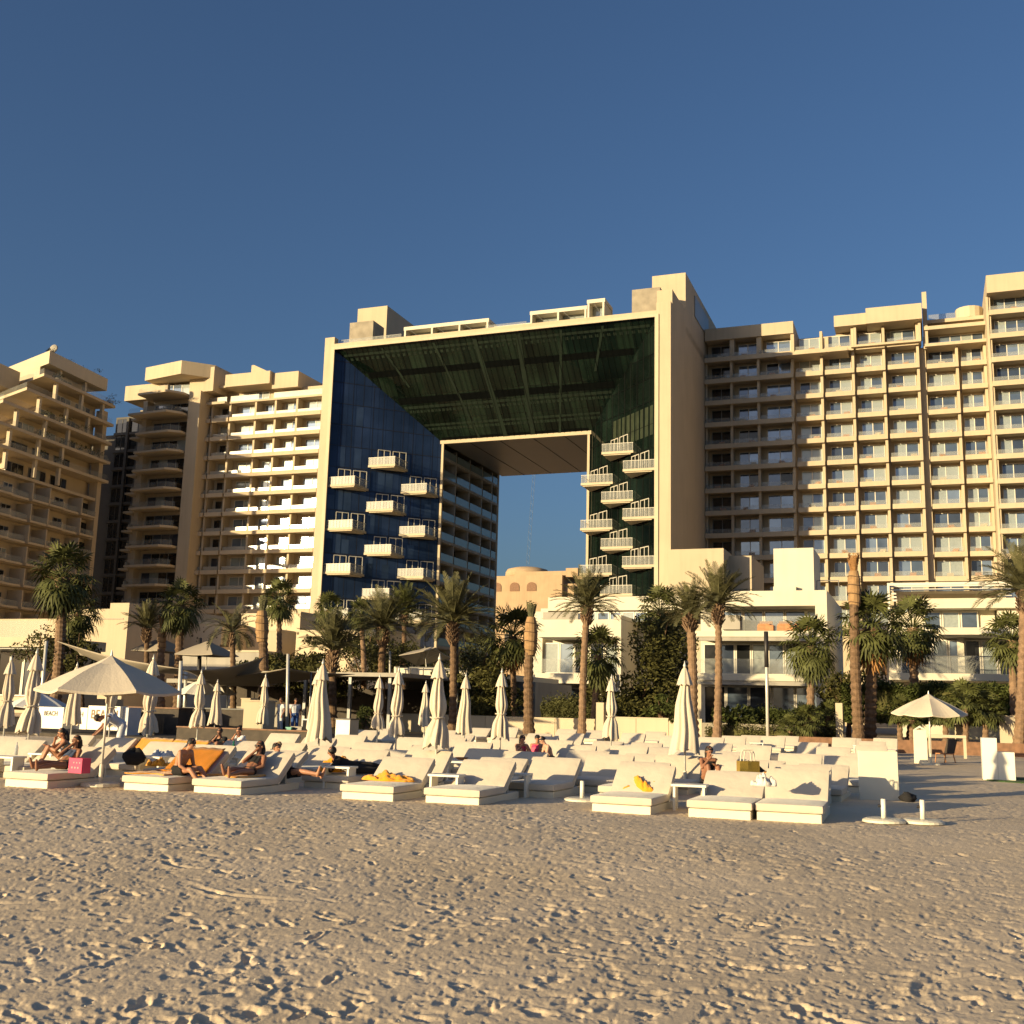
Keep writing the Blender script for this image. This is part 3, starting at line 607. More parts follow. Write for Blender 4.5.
b = MB(); b.prism([(4, 6), (9.5, 6), (22, 38), (14, 38)], 55, 58.8); b.prism([(XE-1.4, -.2), (XE-.2, -.2), (XE-.2, 1.5), (XE-1.4, 1.5)], 0, 56); b.build('wall', 'plaster', og)

# ================================================================= DOMED HOTEL SEEN THROUGH THE OPENING
O = (-112, 338, 0)
do = thing('domed_hotel', 'tan hotel with a shallow dome and arched windows, seen through the arch opening', 'building', *O)
b = MB(O); b.box(-134, -108, 330, 350, 0, 43.6); b.box(-124.5, -104.5, 331, 350, 43.6, 45.0); b.box(-108, -80, 332, 350, 0, 41); b.box(-107, -103, 330.5, 334, 43, 45.8); b.build('wall', 'plaster_tan', do)
b = MB(O); pr = [(7.4, 43.5), (7.2, 45.6), (6.6, 46.6), (4.3, 47.2), (1.8, 47.5), (.1, 47.6)]
b.tube([(-123.0, 339, z) for r, z in pr], [r for r, z in pr], 28); b.build('dome', 'plaster_tan', do, smooth=True)
for i, s in enumerate((-130.2, -124.0, -118.2)):
    w = 1.6; pts = [(s-w, 329.8, 38.6), (s+w, 329.8, 38.6)]+[(s+w*math.cos(a), 329.8, 40.1+w*.85*math.sin(a)) for a in np.linspace(0, math.pi, 9)]
    b = MB(O); b.add(pts, [tuple(range(len(pts)))]); b.build('arched_window', 'wood', do)
for (s, z, w, h) in ((-120.5, 30, 3.4, 4), (-112.5, 30, 3, 3.6), (-104.6, 38.5, 1.2, 3.5), (-103, 31.5, 5, 2.6), (-95, 31.5, 2.5, 2.4), (-128.6, 31, 2, 2.5), (-127, 24, 2.6, 3), (-119, 23, 4.6, 3.2), (-110, 23, 3.6, 3.2)):
    window(do, O, s, s+w, (329.95 if s < -108.5 else 331.95), z-2, z-2+h, 'dark', 1)
b = MB(O); b.box(-123, -108.5, 328.6, 329.997, 25.6, 26.2); b.box(-104, -86, 330.6, 331.997, 42.2, 43.2); b.build('ledge', 'plaster_tan', do)
# thin crane far behind
O = (0, 0, 0)
P0 = Vector(aty(526, 590, 640)); P1 = Vector(aty(536, 445, 640))
cr = thing('tower_crane', 'faint slender lattice crane jib far behind, seen leaning in the arch opening', 'crane', P0.x, P0.y, 0)
b = MB((P0.x, P0.y, 0)); d = (P1-P0)
for o_ in (-.9, .9): b.tube([P0+Vector((o_, 0, 0)), P1+Vector((o_*.8, 0, 0))], .09, 4)
for i in range(40):
    q = P0+d*(i/40); q2 = P0+d*((i+1)/40); sg = 1 if i % 2 else -1; b.tube([q+Vector((.9*sg, 0, 0)), q2+Vector((-.9*sg, 0, 0))], .045, 3)
b.build('jib', mat('crane_haze', (.13, .17, .23), .6, .05, 1) and 'crane_haze', cr)  # colour kept near the sky, haze over the far crane painted in
b = MB((P0.x, P0.y, 0)); b.box(P0.x-1, P0.x+1, P0.y-1, P0.y+1, -.2, P0.z); b.build('mast', 'crane_haze', cr)
# ================================================================= VILLAS AND GARDEN WALLS
def pxbox(mb, tl, br, t, dep, z0=None, z1=None):
    s0, zt = ont(tl[0], tl[1], t); s1, zb = ont(br[0], br[1], t)
    mb.box(s0, s1, t, t+dep, zb if z0 is None else z0, zt if z1 is None else z1); return mb
def S(x, t, y=690): return ont(x, y, t)[0]
def Z(x, y, t): return ont(x, y, t)[1]
def glass_row(parent, o, s0, s1, t, z0, z1, n, panes, frame='frame_grey', rail=None):
    w = (s1-s0)/n
    for i in range(n): window(parent, o, s0+i*w+.02, s0+(i+1)*w-.02, t, z0, z1, 'lit', 0, pane=panes[i % len(panes)])
    if rail: r = MB(o); r.box(s0, s1, t-rail, t-rail+.03, z0, z0+1.05); r.build('balcony_railing', 'rail_glass', parent)
# --- villa right of centre
t = 78; O = (-10, 84, 0)
v2 = thing('beach_villa', 'three storey cream villa with a white block on its roof, behind the grey lamp post', 'villa', *O)
sl, sr = S(693, t), S(829, t); zr = Z(830, 590, t); z3 = Z(830, 605.5, t); z2t = Z(780, 629, t); z2b = Z(780, 637, t); z1t = Z(760, 674, t); z1b = Z(760, 681, t); sg = S(812, t)
b = MB(O); b.box(sl+1.5, sr, t, 92, z3, zr); b.box(S(817, t), sr-.003, t+.003, t+1.6, z2t, z3-.003)
b.box(sl, sg+1.1, t-.3, 92, z2b, z2t-.15); b.box(sl-.4, sg+.9, t-.5, 92, z1b, z1t); b.box(sg+.3, sg+.9, t-.2, t+.5, 0, z1b-.003); b.box(sg+.3, sg+.9, t-.1, t+.5, z1t+.003, z2b-.003)
b.box(sr-.35, sr-.005, t+1.603, 92, 0, z3-.003); b.box(sl, sr-.36, t+2.95, 91, 0, z3-.003)
v2w = b.build('wall', 'white_wall', v2)
b = MB(O); b.box(sl, sg+1.0, t-.2, t+.1, z2b-.28, z2b-.003); b.box(sl-.3, sg+.8, t-.4, t+.1, z1b-.3, z1b-.003); b.build('awning_rail', 'plaster_grey', v2)
glass_row(v2, O, S(716, t), S(826, t), t+2.9, z2t-.1, z3-.05, 5, ['pane_sky', 'pane_blue', 'pane_sky', 'pane_blue', 'pane_curtain'], rail=2.4)
glass_row(v2, O, sl+.2, sg+.2, t+2.9, z1t, z2b-.3, 7, ['pane_dark', 'pane_deep', 'pane_dark', 'pane_curtain', 'pane_sky', 'pane_curtain', 'pane_dark'], rail=2.7)
glass_row(v2, O, sl+.2, sg+.2, t+2.9, .3, z1b-.3, 5, ['pane_dark', 'pane_blue', 'pane_deep', 'pane_blue', 'pane_sky'])
b = MB(O); s0, s1 = S(770, t, 570), S(811, t, 570); b.box(s0, s1, t+2, t+7, zr, Z(800, 548, t+2)); b.box(s0+.02, s1-1.2, t+1.4, t+1.997, zr, zr+.45); b.build('roof_block', 'white_wall', v2)
b = MB(O); b.box(S(722, t), S(740, t), t+.3, t+2.0, z2t, z2t+1.0); b.build('planter', 'plaster_grey', v2)
b = MB(O)
for s in (s1+.1, s1+1.6): b.tube([(s, t+3, zr), (s, t+3, zr+1)], .03, 4)
b.tube([(s1+.1, t+3, zr+1), (s1+1.6, t+3, zr+1)], .03, 4); b.build('roof_railing', 'frame_grey', v2)
# --- villa at centre
t = 82; O = (-24, 88, 0)
v1 = thing('beach_villa', 'cream villa with a projecting balcony box, between the wrapped palm and the bushy tree', 'villa', *O)
sa, sb = S(538, t), S(700, t); sx1_ = S(624, t)-.4; za_, zb0 = Z(600, 594, t), Z(600, 608, t)
b = MB(O); b.box(sa, sb, t+2, 98, zb0, za_); b.box(sa-.6, sa+.02, t+2.003, 98, zb0-.6, za_-.9)
b.box(sa-1.5, S(561, t), t+2.6, 98, Z(600, 622, t), zb0-.003); b.box(sa-1.6, S(533, t), t+2.0, 98, 0, Z(600, 622, t)-.003); b.box(sa-1.55, sx1_, t+2.9, 98, 0, Z(600, 622, t)-.006)
b.box(S(540, t), S(624, t), t-1, t+8, Z(600, 630, t), Z(600, 620.5, t))
sx0, sx1 = S(616.5, t), S(624, t)
b.box(S(540, t)+.003, sx1-.003, t-.997, t+7.9, Z(600, 638, t), Z(600, 630, t)-.003)
b.box(sx0, sx1-.006, t-.98, t+7.9, Z(620, 620, t)+.003, Z(620, 616, t))
b.box(sx1-.3, sx1-.009, t-.9, 98, 0, Z(620, 638, t)-.003); b.box(sx0+.3, sx1-.31, t-.9, t-.3, Z(600, 674, t), Z(620, 640, t))
b.box(S(540, t), sx1-.31, t-1.2, 98, Z(580, 684, t), Z(580, 674, t)-.003)
b.box(S(540, t), sx1-.31, t+3, 98, 0, Z(580, 684, t)-.01); b.box(sx1, S(650, t), t+4, 98, 0, zb0-.003)
b.build('wall', 'white_wall', v1)
b = MB(O); b.box(S(545, t), S(580, t), t-.8, t-.7, Z(560, 621, t), Z(560, 613, t)); b.build('screen_panel', 'plaster_grey', v1)
glass_row(v1, O, S(562, t), S(640, t), t+2.4, Z(600, 622, t)+.2, zb0-.1, 6, ['pane_deep', 'pane_curtain', 'pane_blue', 'pane_sky', 'pane_curtain', 'pane_sky'])
glass_row(v1, O, S(534, t), S(612, t), t+2.4, Z(580, 673, t), Z(580, 641, t), 5, ['pane_curtain', 'pane_sky', 'pane_dark', 'pane_deep', 'pane_curtain'], rail=2.8)
glass_row(v1, O, S(534, t), S(612, t), t+2.7, .3, Z(580, 687, t), 4, ['pane_dark', 'pane_deep', 'pane_dark', 'pane_dark'])
# --- villa on the right
t = 74; O = (2, 80, 0)
v3 = thing('beach_villa', 'cream villa with a roof pergola and glass balconies above the tall hedge at the right', 'villa', *O)
s0 = S(890, t); s1 = S(1060, t); zp = Z(950, 583, t)
zt3, zt3b, zf2t, zf2b, zf1t, zf1b = Z(950, 597, t), Z(950, 607, t), Z(950, 628, t), Z(950, 635, t), Z(950, 674, t), Z(950, 681, t)
b = MB(O); b.box(s0+1.2, s1, t+.8, 90, zt3b, zt3); b.box(s0+3, s1, t-.4, 90, zf2b, zf2t); b.box(s0, s1, t-1, 90, zf1b, zf1t)
b.box(s0+.02, s0+.45, t-.6, t+.2, zf1t+.003, Z(895, 640, t)); b.box(S(1003, t), s1, t+1.5, 90, zf2t+.003, zt3b-.003); b.box(S(984, t), S(1001, t), t+2.6, 90, zf2t+.003, zt3b-.003)
b.box(s0+.3, s1, t+3.2, 90, 0, zt3b-.003); b.box(S(960, t), S(967, t), t+2, t+2.6, zf1t+.003, zf2b-.003); b.box(s0-.6, s0+12, t-2, t-1.003, 2.2, 2.9)
b.build('wall', 'white_wall', v3)
b = MB(O); sp0, sp1 = S(891, t), S(1004, t)
b.box(sp0, sp0+.14, t-.5, t-.36, zf2t-1.5, zp-.17); b.box(sp0, sp1+1, t-.5, t-.36, zp-.17, zp); b.box(sp0, sp0+.14, t-.357, t+5, zp-.17, zp)
for i in range(5): b.box(sp0+.143, sp1+1, t+.7+i*1.1, t+.82+i*1.1, zp-.14-.12*i, zp-.02-.12*i)
b.build('pergola', 'frame_white', v3)
b = MB(O); b.add([(sp0+.5, t, zp-.5), (sp1, t, zp-.5), (sp1, t+4, zp-1.1), (sp0+.5, t+4, zp-1.1)], [(0, 1, 2, 3)]); b.build('shade_fabric', 'canvas', v3)
glass_row(v3, O, S(926, t), S(984, t), t+2.5, zf2t, zt3b-.05, 3, ['pane_blue', 'pane_curtain', 'pane_blue'])
glass_row(v3, O, s0+.6, s1-.2, t+3.1, zf1t, zf2b-.1, 9, ['pane_dark', 'pane_deep', 'pane_curtain', 'pane_sky', 'pane_dark', 'pane_curtain'], rail=3.9)
b = MB(O); b.tube([(s0+.5, t-.8, zf1t+1.05), (s1, t-.8, zf1t+1.05)], .03, 4)
for i in range(9): b.tube([(s0+.6+i*1.5, t-.8, zf1t), (s0+.6+i*1.5, t-.8, zf1t+1.05)], .02, 4)
b.build('handrail', 'frame_grey', v3)
# --- villa/terrace on the left
t = 60; O = (-60, 64, 0)
v0 = thing('terrace_building', 'low cream terrace building with a glass-railed roof at the left edge', 'building', *O)
s0, s1 = S(-45, t, 640), S(46, t, 640); zt, zb = Z(20, 637, t), Z(20, 647, t)
b = MB(O); b.box(s0, s1, t, 66, zb, zt); b.box(s0, s1-.4, t+4, 66, .6, zb-.003); b.box(s1-.5, s1-.1, t+.2, t+4, .6, zb-.003); b.box(s0, s1+2, t-.5, 66, .9, 1.55); b.build('wall', 'plaster_pale', v0)
b = MB(O); b.box(s0, s1-.1, t+.1, t+.14, zt, zt+1.15); b.build('balcony_railing', 'rail_glass', v0)
b = MB(O); b.box(s0, s1, t+.3, t+4, zb-.12, zb-.005); b.build('awning', 'frame_grey', v0)
glass_row(v0, O, s0+.3, s1-.6, t+3.9, 1.6, zb-.15, 6, ['pane_dark', 'pane_dark', 'pane_deep', 'pane_curtain'])
# --- the big plain block behind it
t = 78; O = (-62, 90, 0)
s0, s1 = S(-60, t, 620), S(128, t, 620); zt, zt2 = Z(115, 603, t), Z(90, 609, t)
gb = thing('garden_wall', 'plain beige stepped wall block with one small window, behind the tall left palms', 'wall', *O)
b = MB(O); sst = S(109, t, 620); b.box(S(58, t, 620), sst, t, 112, 0, zt2); b.box(s0, S(58, t, 620)-.003, t+5, 112, 0, zt2-.4); b.box(sst+.003, s1, t, 112, 0, zt); b.build('wall', 'plaster', gb)
b = MB(O); b.box(s1, s1+.03, 84, 86.6, 4.6, 6.4); b.build('small_window', 'pane_blue', gb)
b = MB(O); b.box(S(95, t, 620), s1-.5, t-.05, t-.003, Z(110, 619.5, t), Z(110, 618.5, t)); b.build('joint', 'plaster_grey', gb)
# --- pierced screen walls
def screen(xl, xr, yt, t, dep, label, zb=0, m='perforated'):
    s0, s1 = S(xl, t, 640), S(xr, t, 640); z = Z((xl+xr)/2, yt, t); Oo = (s0, t, 0)
    o = thing('screen_wall', label, 'wall', *Oo); b = MB(Oo); b.box(s0, s1, t, t+dep, zb, z); b.build('wall', m, o)
    b = MB(Oo); b.box(s0-.06, s1+.06, t-.06, t+dep, z+.002, z+.16); b.build('coping', 'plaster_pale', o); return o
screen(170, 221, 624, 86, 9, 'low pierced cream wall between the two left fan palms')
screen(240, 266, 615, 90, 6, 'narrow pierced cream wall behind the feathery palm with drooping fronds')
screen(266, 299, 613.5, 84, 7, 'pierced cream wall block behind the slim fan palm, tallest of the screens')
screen(262, 277, 631, 80, 3, 'short pale pier in front of the pierced screens', m='plaster')
screen(296, 388, 632, 79, 6, 'long lower pierced wall just left of the blue glass')
screen(183, 260, 652, 74, 4, 'dark pierced restaurant back wall under the shade sails', m='plaster_grey')
# --- podium of the arch and smaller link
O = (-26, 140, 0)
po = thing('podium_block', 'plain beige windowless block at the right foot of the arch', 'building', *O)
b = MB(O); b.box(-30.2, -23.3, 135, 150, 0, 21.75); b.box(-23.297, -20.5, 139, 150, 0, 21.3); b.box(-23.28, -23.2, 140, 146, 14, 20); b.build('wall', 'plaster', po)
# --- terrace bar at centre
t = 66; O = (-30, 70, 0)
tb_ = thing('terrace_bar', 'raised terrace bar with a white parapet under a beige cantilever parasol', 'bar', *O)
s0, s1 = S(394, t, 670), S(500, t, 670); zt, zb = Z(420, 667, t), Z(420, 678.5, t)
b = MB(O); b.box(s0, s1, t, t+.5, zb, zt); b.box(s0, s1, t+.503, 78, zb, zb+.4); b.build('parapet', 'white_wall', tb_)
b = MB(O); b.box(s0+1, s1+1, t+4, 78, .0, zb-.003); b.box(s0+.6, s0+.9, t+.6, t+3.9, 0, zb-.003); b.build('wall', 'plaster_grey', tb_)
b = MB(O)
for i in range(6): b.box(s0+1.6+i*1.15, s0+2.6+i*1.15, t+3.9, t+3.99, .2, 2.6)
b.build('shutters', 'frame_grey', tb_)
b = MB(O); b.box(s0+.4, s1, t-.6, t-.54, zt-.1, zt-.02)
for i in range(8): b.tube([(s0+.5+i*.95, t-.57, 0), (s0+.5+i*.95, t-.57, zt-.1)], .04, 5)
b.build('cable_posts', 'black_metal', tb_)
# --- low beach wall, pillar, kerb
t = 60
def wall(xl, xr, yt, label, t=60, dep=.4, m='plaster_pale', n=6, cap=True):
    s0, s1 = S(xl, t, 730), S(xr, t, 730); z = Z((xl+xr)/2, yt, t); Oo = (s0, t, 0)
    o = thing('low_wall', label, 'wall', *Oo); b = MB(Oo)
    w = (s1-s0)/n
    for i in range(n): b.box(s0+i*w+(.012 if i else 0), s0+(i+1)*w-.012, t, t+dep, -.05, z)
    b.build('panels', m, o)
    if cap: b = MB(Oo); b.box(s0, s1, t-.03, t+dep, z+.002, z+.07); b.build('coping', m, o)
    return z
zw = wall(397, 603, 717.5, 'long low cream beach wall behind the umbrellas, left of the square pillar', n=9)
wall(604, 702, 719, 'low cream beach wall panel right of the square pillar', n=3)
wall(702, 840, 726, 'low pale wall half covered by creeping plants, right of the tallest closed umbrella', n=5, m='concrete')
s0 = S(597, 59.5, 720); pi = MB((s0, 59.5, 0)); pi.box(s0, S(604.5, 59.5, 720), 59.3, 59.9, 0, Z(600, 702.5, 59.5)); pt = thing('gate_pillar', 'square cream pillar standing at the break in the beach wall', 'pillar', s0, 59.5, 0); pi.build('shaft', 'plaster_pale', pt)
s0 = S(836, 59.5, 720); pi = MB((s0, 59.5, 0)); pi.box(s0, S(843, 59.5, 720), 59.3, 59.9, 0, Z(838, 703, 59.5)); pt = thing('gate_pillar', 'slim white pillar among palms just left of the wrapped palm trunk', 'pillar', s0, 59.5, 0); pi.build('shaft', 'plaster_pale', pt)
b = MB((5, 57, 0)); sk = S(775, 57, 745); b.box(sk, 40, 57, 57.25, -.05, .62); b.box(sk, 40, 57.253, 66, -.05, .5); k = thing('timber_kerb', 'brown timber kerb along the back of the beach at the right', 'kerb', 5, 57, 0); b.build('boards', 'wood', k)
b = MB((5, 60, 0)); b.box(S(955, 60, 735), S(965, 60), 60, 60.2, .5, 1.5); b.box(S(1000, 60, 735), 42, 60, 60.25, .5, 1.9); k = thing('garden_wall', 'cream garden wall among palms at the far right', 'wall', 5, 60, 0); b.build('wall', 'plaster_pale', k)
k = thing('bench', 'long pale backless bench between the open umbrella and the white steps', 'bench', 1.6, 52, 0)
b = MB((1.6, 52, 0)); sA, sB = S(928, 52, 735), S(966, 52, 735); zt = Z(950, 735, 52); b.box(sA, sB, 52, 52.35, zt-.12, zt); b.box(sB-.12, sB, 52.05, 52.3, 0, zt-.123); b.box(sA, sA+.12, 52.05, 52.3, 0, zt-.123); b.build('frame', 'plaster_pale', k)
k = thing('garden_wall', 'sloping grey ramp wall in the shade right of the bushy tree', 'wall', -16, 64, 0)
b = MB((-16, 64, 0)); b.prism([(S(625, 64), 64), (S(660, 64), 64), (S(664, 64), 72), (S(640, 64), 72)], 0, 2.9); b.build('wall', 'plaster_grey', k)
# terrace ground behind the walls
b = MB(); b.box(-42, 45, 66.2, 150, -.1, .45)
o = b.build('terrace_ground', 'asphalt', None, loc=(0, 0, 0), rotz=ROT); tag(o, kind='structure')
# --- beach deck and bar on the left
DT = 37.0; DZ = .12
b = MB(); sD = S(311, DT, 740); b.prism([(sD, DT), (sD-1, 64), (-90, 64), (-90, DT+1), (-32, DT)], -.05, DZ); o = b.build('timber_deck', 'dark_wood', None, loc=(0, 0, 0), rotz=ROT); tag(o, kind='structure')
o = thing('deck_upstand', 'dark timber upstand along the front edge of the restaurant deck, behind the lone slim umbrella', 'low wall', sD, DT, 0); b = MB((sD, DT, 0)); s9 = S(176, DT, 740); b.box(s9, sD, DT-.003, DT+.35, -.04, .56); b.build('boards', 'dark_wood', o); b = MB((sD, DT, 0)); b.box(s9, sD+.02, DT-.05, DT+.4, .563, .61); b.build('cap', 'wood', o)
def counter(xl, xr, yt, t, label, m, name='bar_counter', dep=1.0, top=None):
    s0, s1 = S(xl, t, 720), S(xr, t, 720); z = Z((xl+xr)/2, yt, t); Oo = (s0, t, DZ)
    o = thing(name, label, 'counter', *Oo); b = MB((s0, t, DZ)); b.box(s0, s1, t, t+dep, DZ, z-.06); b.build('front', m, o)
    b = MB((s0, t, DZ)); b.box(s0-.05, s1+.05, t-.06, t+dep+.05, z-.058, z); b.build('top', top or m, o); return o
counter(128, 178, 707, 41, 'dark pierced bar counter left of the white mast', 'dark_wood', top='wood')
counter(183, 247, 708, 43, 'dark pierced bar counter behind the pair of closed umbrellas', 'dark_wood', top='black_metal')
counter(243, 262, 700, 42, 'tan panelled service cabinet beside the dark counters', 'burlap' and 'plaster', name='service_cabinet')
for i, (xa, xb) in enumerate(((88, 118), (122, 127))): pass
def sign(xl, xr, yt, yb, t, text, px, py, h, ml, label, side=None, wide=1.0):
    s0, s1 = S(xl, t, 718), S(xr, t, 718); zt = Z((xl+xr)/2, yt, t); zb = max(DZ+.0, Z((xl+xr)/2, yb, t)) if t > DT else max(0, Z((xl+xr)/2, yb, t)); Oo = (s0, t, zb)
    o = thing('sign_board', label, 'sign', *Oo); b = MB(Oo); b.box(s0, s1, t, t+.5, zb, zt); b.build('board', 'white_paint', o)
    cu = bpy.data.curves.new('lettering', 'FONT'); cu.body = text; cu.size = 1; cu.extrude = .004; cu.offset = .018
    tmp = bpy.data.objects.new('lettering', cu); C.objects.link(tmp); bpy.context.view_layer.update()
    me = bpy.data.meshes.new_from_object(tmp.evaluated_get(bpy.context.evaluated_depsgraph_get())); bpy.data.objects.remove(tmp)
    xs = [v.co.x for v in me.vertices]; ys = [v.co.y for v in me.vertices]; w = max(xs)-min(xs); hh = max(ys)-min(ys)
    sL, zL = ont(px[0], py[1], t); sR, zH = ont(px[1], py[0], t); kx_, kz = (sR-sL)/w, (zH-zL)/hh
    for v in me.vertices: v.co = Vector(((v.co.x-min(xs))*kx_+sL-Oo[0], -.012-v.co.z*.5, (v.co.y-min(ys))*kz+zL-Oo[2]))
    me.materials.clear(); me.materials.append(M[ml]); lo = bpy.data.objects.new('lettering', me); C.objects.link(lo); lo.parent = o
    return o
sign(38, 63, 707, 728.5, 38, 'BEACH', (44.2, 57.8), (711.2, 715.4), 0, 'letter_dark', 'white board with small dark BEACH lettering, left of the striped-pleat closed umbrella')
sign(64.5, 87, 707.5, 729, 38.6, 'BEACH', (68.5, 83.5), (711.8, 716.2), 0, 'letter_dark', 'white board with small BEACH lettering half hidden by a closed umbrella')
sign(87.6, 119.5, 706, 730, 38, 'BEACH', (91, 118), (710.3, 718.6), 0, 'letter_brown', 'wide white board with large brown BEACH lettering, behind the big open parasol')
b = MB(); s0 = S(120, 38.2, 718); o = thing('bin', 'pale grey box standing against the wide white lettered board', 'box', s0, 38.2, DZ); b = MB((s0, 38.2, DZ)); b.box(s0+.02, S(128, 38.2, 718), 38.2, 39, DZ, Z(124, 707.5, 38.2)); b.build('body', 'white_cloth', o)
# restaurant pavilion behind the sails
t = 56; O = (-46, 58, DZ)
pv = thing('beach_restaurant', 'open beach restaurant pavilion with a thin flat roof and dark interior behind the deck', 'building', *O)
s0, s1 = S(262, t, 675), S(402, t, 675); zr = Z(330, 672, t)
b = MB(O); b.box(s0, s1, t, 66, zr-.22, zr); b.box(S(150, t, 690), s0-.003, t+1.5, 66, zr-.75, zr-.5); b.build('roof', 'plaster_grey', pv)
for x in (300, 345, 385): b = MB(O); s = S(x, t, 700); b.box(s, s+.18, t+.3, t+.48, DZ-.6, zr-.223); b.build('post', 'frame_grey', pv)
b = MB(O); b.box(S(150, t, 690), s1, 65, 65.3, DZ-.6, zr-.76); b.build('back_wall', 'dark_wood', pv)
b = MB(O); b.box(S(190, t, 690), S(250, t, 690), 60, 60.6, DZ, DZ+1.2); b.build('inner_counter', 'plaster_grey', pv)
for i in range(6):
    b = MB(O); s = S(200+i*30, 59, 700); b.tube([(s, 59, 2.1), (s, 59, 2.5)], [.22, .16], 10); b.tube([(s, 59, 2.5), (s, 59, zr-.8)], .015, 4); b.build('pendant_lamp', 'plaster_pale', pv)
# shade sails and masts
def sail(c, label, sag=.5, n=14):
    O_ = c[0]; o = thing('shade_sail', label, 'shade sail', *O_)
    b = MB(O_); P = [Vector(p) for p in c]; k = []
    for i in range(n+1):
        for j in range(n+1):
            u, v = i/n, j/n; uu = u; e = 1-.16*math.sin(math.pi*v); f = 1-.16*math.sin(math.pi*u)
            q = (P[0]*(1-u)+P[1]*u)*(1-v)+(P[3]*(1-u)+P[2]*u)*v; ctr = sum(P, Vector())/4
            du = abs(u-.5)*2; dv = abs(v-.5)*2; q = q+(ctr-q)*(.13*(1-dv*dv)*du**3+.13*(1-du*du)*dv**3); q.z -= sag*math.sin(math.pi*u)*math.sin(math.pi*v)*.6+sag*.25*math.sin(math.pi*u); k.append(tuple(q))
    b.add(k, [(i*(n+1)+j, (i+1)*(n+1)+j, (i+1)*(n+1)+j+1, i*(n+1)+j+1) for i in range(n) for j in range(n)])
    so_ = b.build('cloth', 'sail_cloth', o, smooth=True); md = so_.modifiers.new('thick', 'SOLIDIFY'); md.thickness = .02
    return o
def p3(x, y, t): s, z = ont(x, y, t); return (s, t, z)
sail([p3(57, 641, 50), p3(182, 669, 42), p3(190, 676, 48), p3(80, 655, 56)], 'long grey-beige shade sail stretched from the leaning left mast to the middle mast', .55)
sail([p3(182, 670, 42), p3(264, 657, 48), p3(262, 672, 56), p3(196, 679, 50)], 'grey-beige shade sail sagging right of the middle mast', .7)
sail([p3(176, 679, 50), p3(287, 668, 46), p3(355, 674, 54), p3(205, 688, 58)], 'lower shade sail running to the right mast in front of the restaurant roof', .4)
def mast(bx, by, tx, ty, t, r, label, m='pole_metal', z0=DZ, cat='mast', name='mast', top=None):
    s0, _ = ont(bx, by, t); s1, z1 = ont(tx, ty, t); o = thing(name, label, cat, s0, t, z0)
    b = MB((s0, t, z0)); b.tube([(s0, t, z0), (s1, t, z1)], [r, r*.85], 10); b.build('pole', m, o, smooth=True)
    b = MB((s0, t, z0)); b.tube([(s0, t, z0), (s0, t, z0+.04)], r*2, 10); b.build('base_plate', 'grey_metal', o)
    if top: sm, zm = ont(tx+(bx-tx)*top, ty+(by-ty)*top, t); b = MB((s0, t, z0)); b.tube([(sm, t, zm), (s1, t, z1+.03)], r*1.25, 10); b.build('lamp_head', 'black_metal', o, smooth=True)
    return o
mast(38, 735, 46.5, 641, 40, .085, 'leaning white mast holding the left corner of the shade sail')
mast(178, 730, 181, 661, 42, .10, 'thick white mast where two shade sails meet')
mast(287, 735, 288, 654, 46, .085, 'white mast in front of the restaurant beside the waiting staff')
mast(184, 725, 186, 672, 50, .1, 'thin white post just right of the thick mast')
mast(768, 742, 766, 632, 58, .09, 'grey lamp post with a dark slim head in front of the cream villa', z0=0, cat='lamp post', name='lamp_post', top=.32)
mast(457, 738, 456.5, 632, 62, .10, 'grey lamp post with a dark slim head beside the large date palm', z0=0, cat='lamp post', name='lamp_post', top=.45)
mast(200.5, 690, 200, 638, 62, .16, 'dark lamp post rising behind the shade sails', z0=DZ, cat='lamp post', name='lamp_post', m='black_metal')
mast(390, 730, 390, 651, 60, .07, 'thin grey pole left of the terrace bar parapet', z0=0)
mast(228, 700, 228, 680, 52, .05, 'short string-light pole over the restaurant tables')
mast(309, 735, 311, 672, 50, .05, 'slim dark pole between the restaurant mast and the large closed umbrella', m='grey_metal')
# ================================================================= PLANTS
def frond_feather(mb, base, az, elev, L, droop, nl=26, ll=.62, w=.035, r=random):
    """one feather frond: a bending rib with leaflets on both sides"""
    pts = []; d = Vector((math.cos(az)*math.cos(elev), math.sin(az)*math.cos(elev), math.sin(elev))); p = Vector(base); n = 9
    for i in range(n+1):
        pts.append(p.copy()); p = p+d*(L/n); d = (d+Vector((0, 0, -droop*(.35+i/n)/n*1.6))).normalized()
    mb.tube(pts, [.035*(1-i/(n+1))+.006 for i in range(n+1)], 3, cap=False)
    for k in range(nl):
        f = .12+.88*k/(nl-1); i = min(int(f*n), n-1); q = pts[i].lerp(pts[i+1], f*n-i); tg = (pts[i+1]-pts[i]).normalized()
        side = tg.cross(Vector((0, 0, 1))).normalized(); upv = side.cross(tg)
        le = ll*math.sin(math.pi*(.12+.83*f))**.6*r.uniform(.85, 1.1)
        for sg in (-1, 1):
            dr = (side*sg*.8+tg*.75+upv*r.uniform(.1, .45)).normalized(); e = q+dr*le+Vector((0, 0, -.14*le)); ww = tg*w
            mb.add([q-ww, q+ww, q.lerp(e, .6)+ww*.9, e, q.lerp(e, .6)-ww*.9], [(0, 1, 2, 3, 4)])
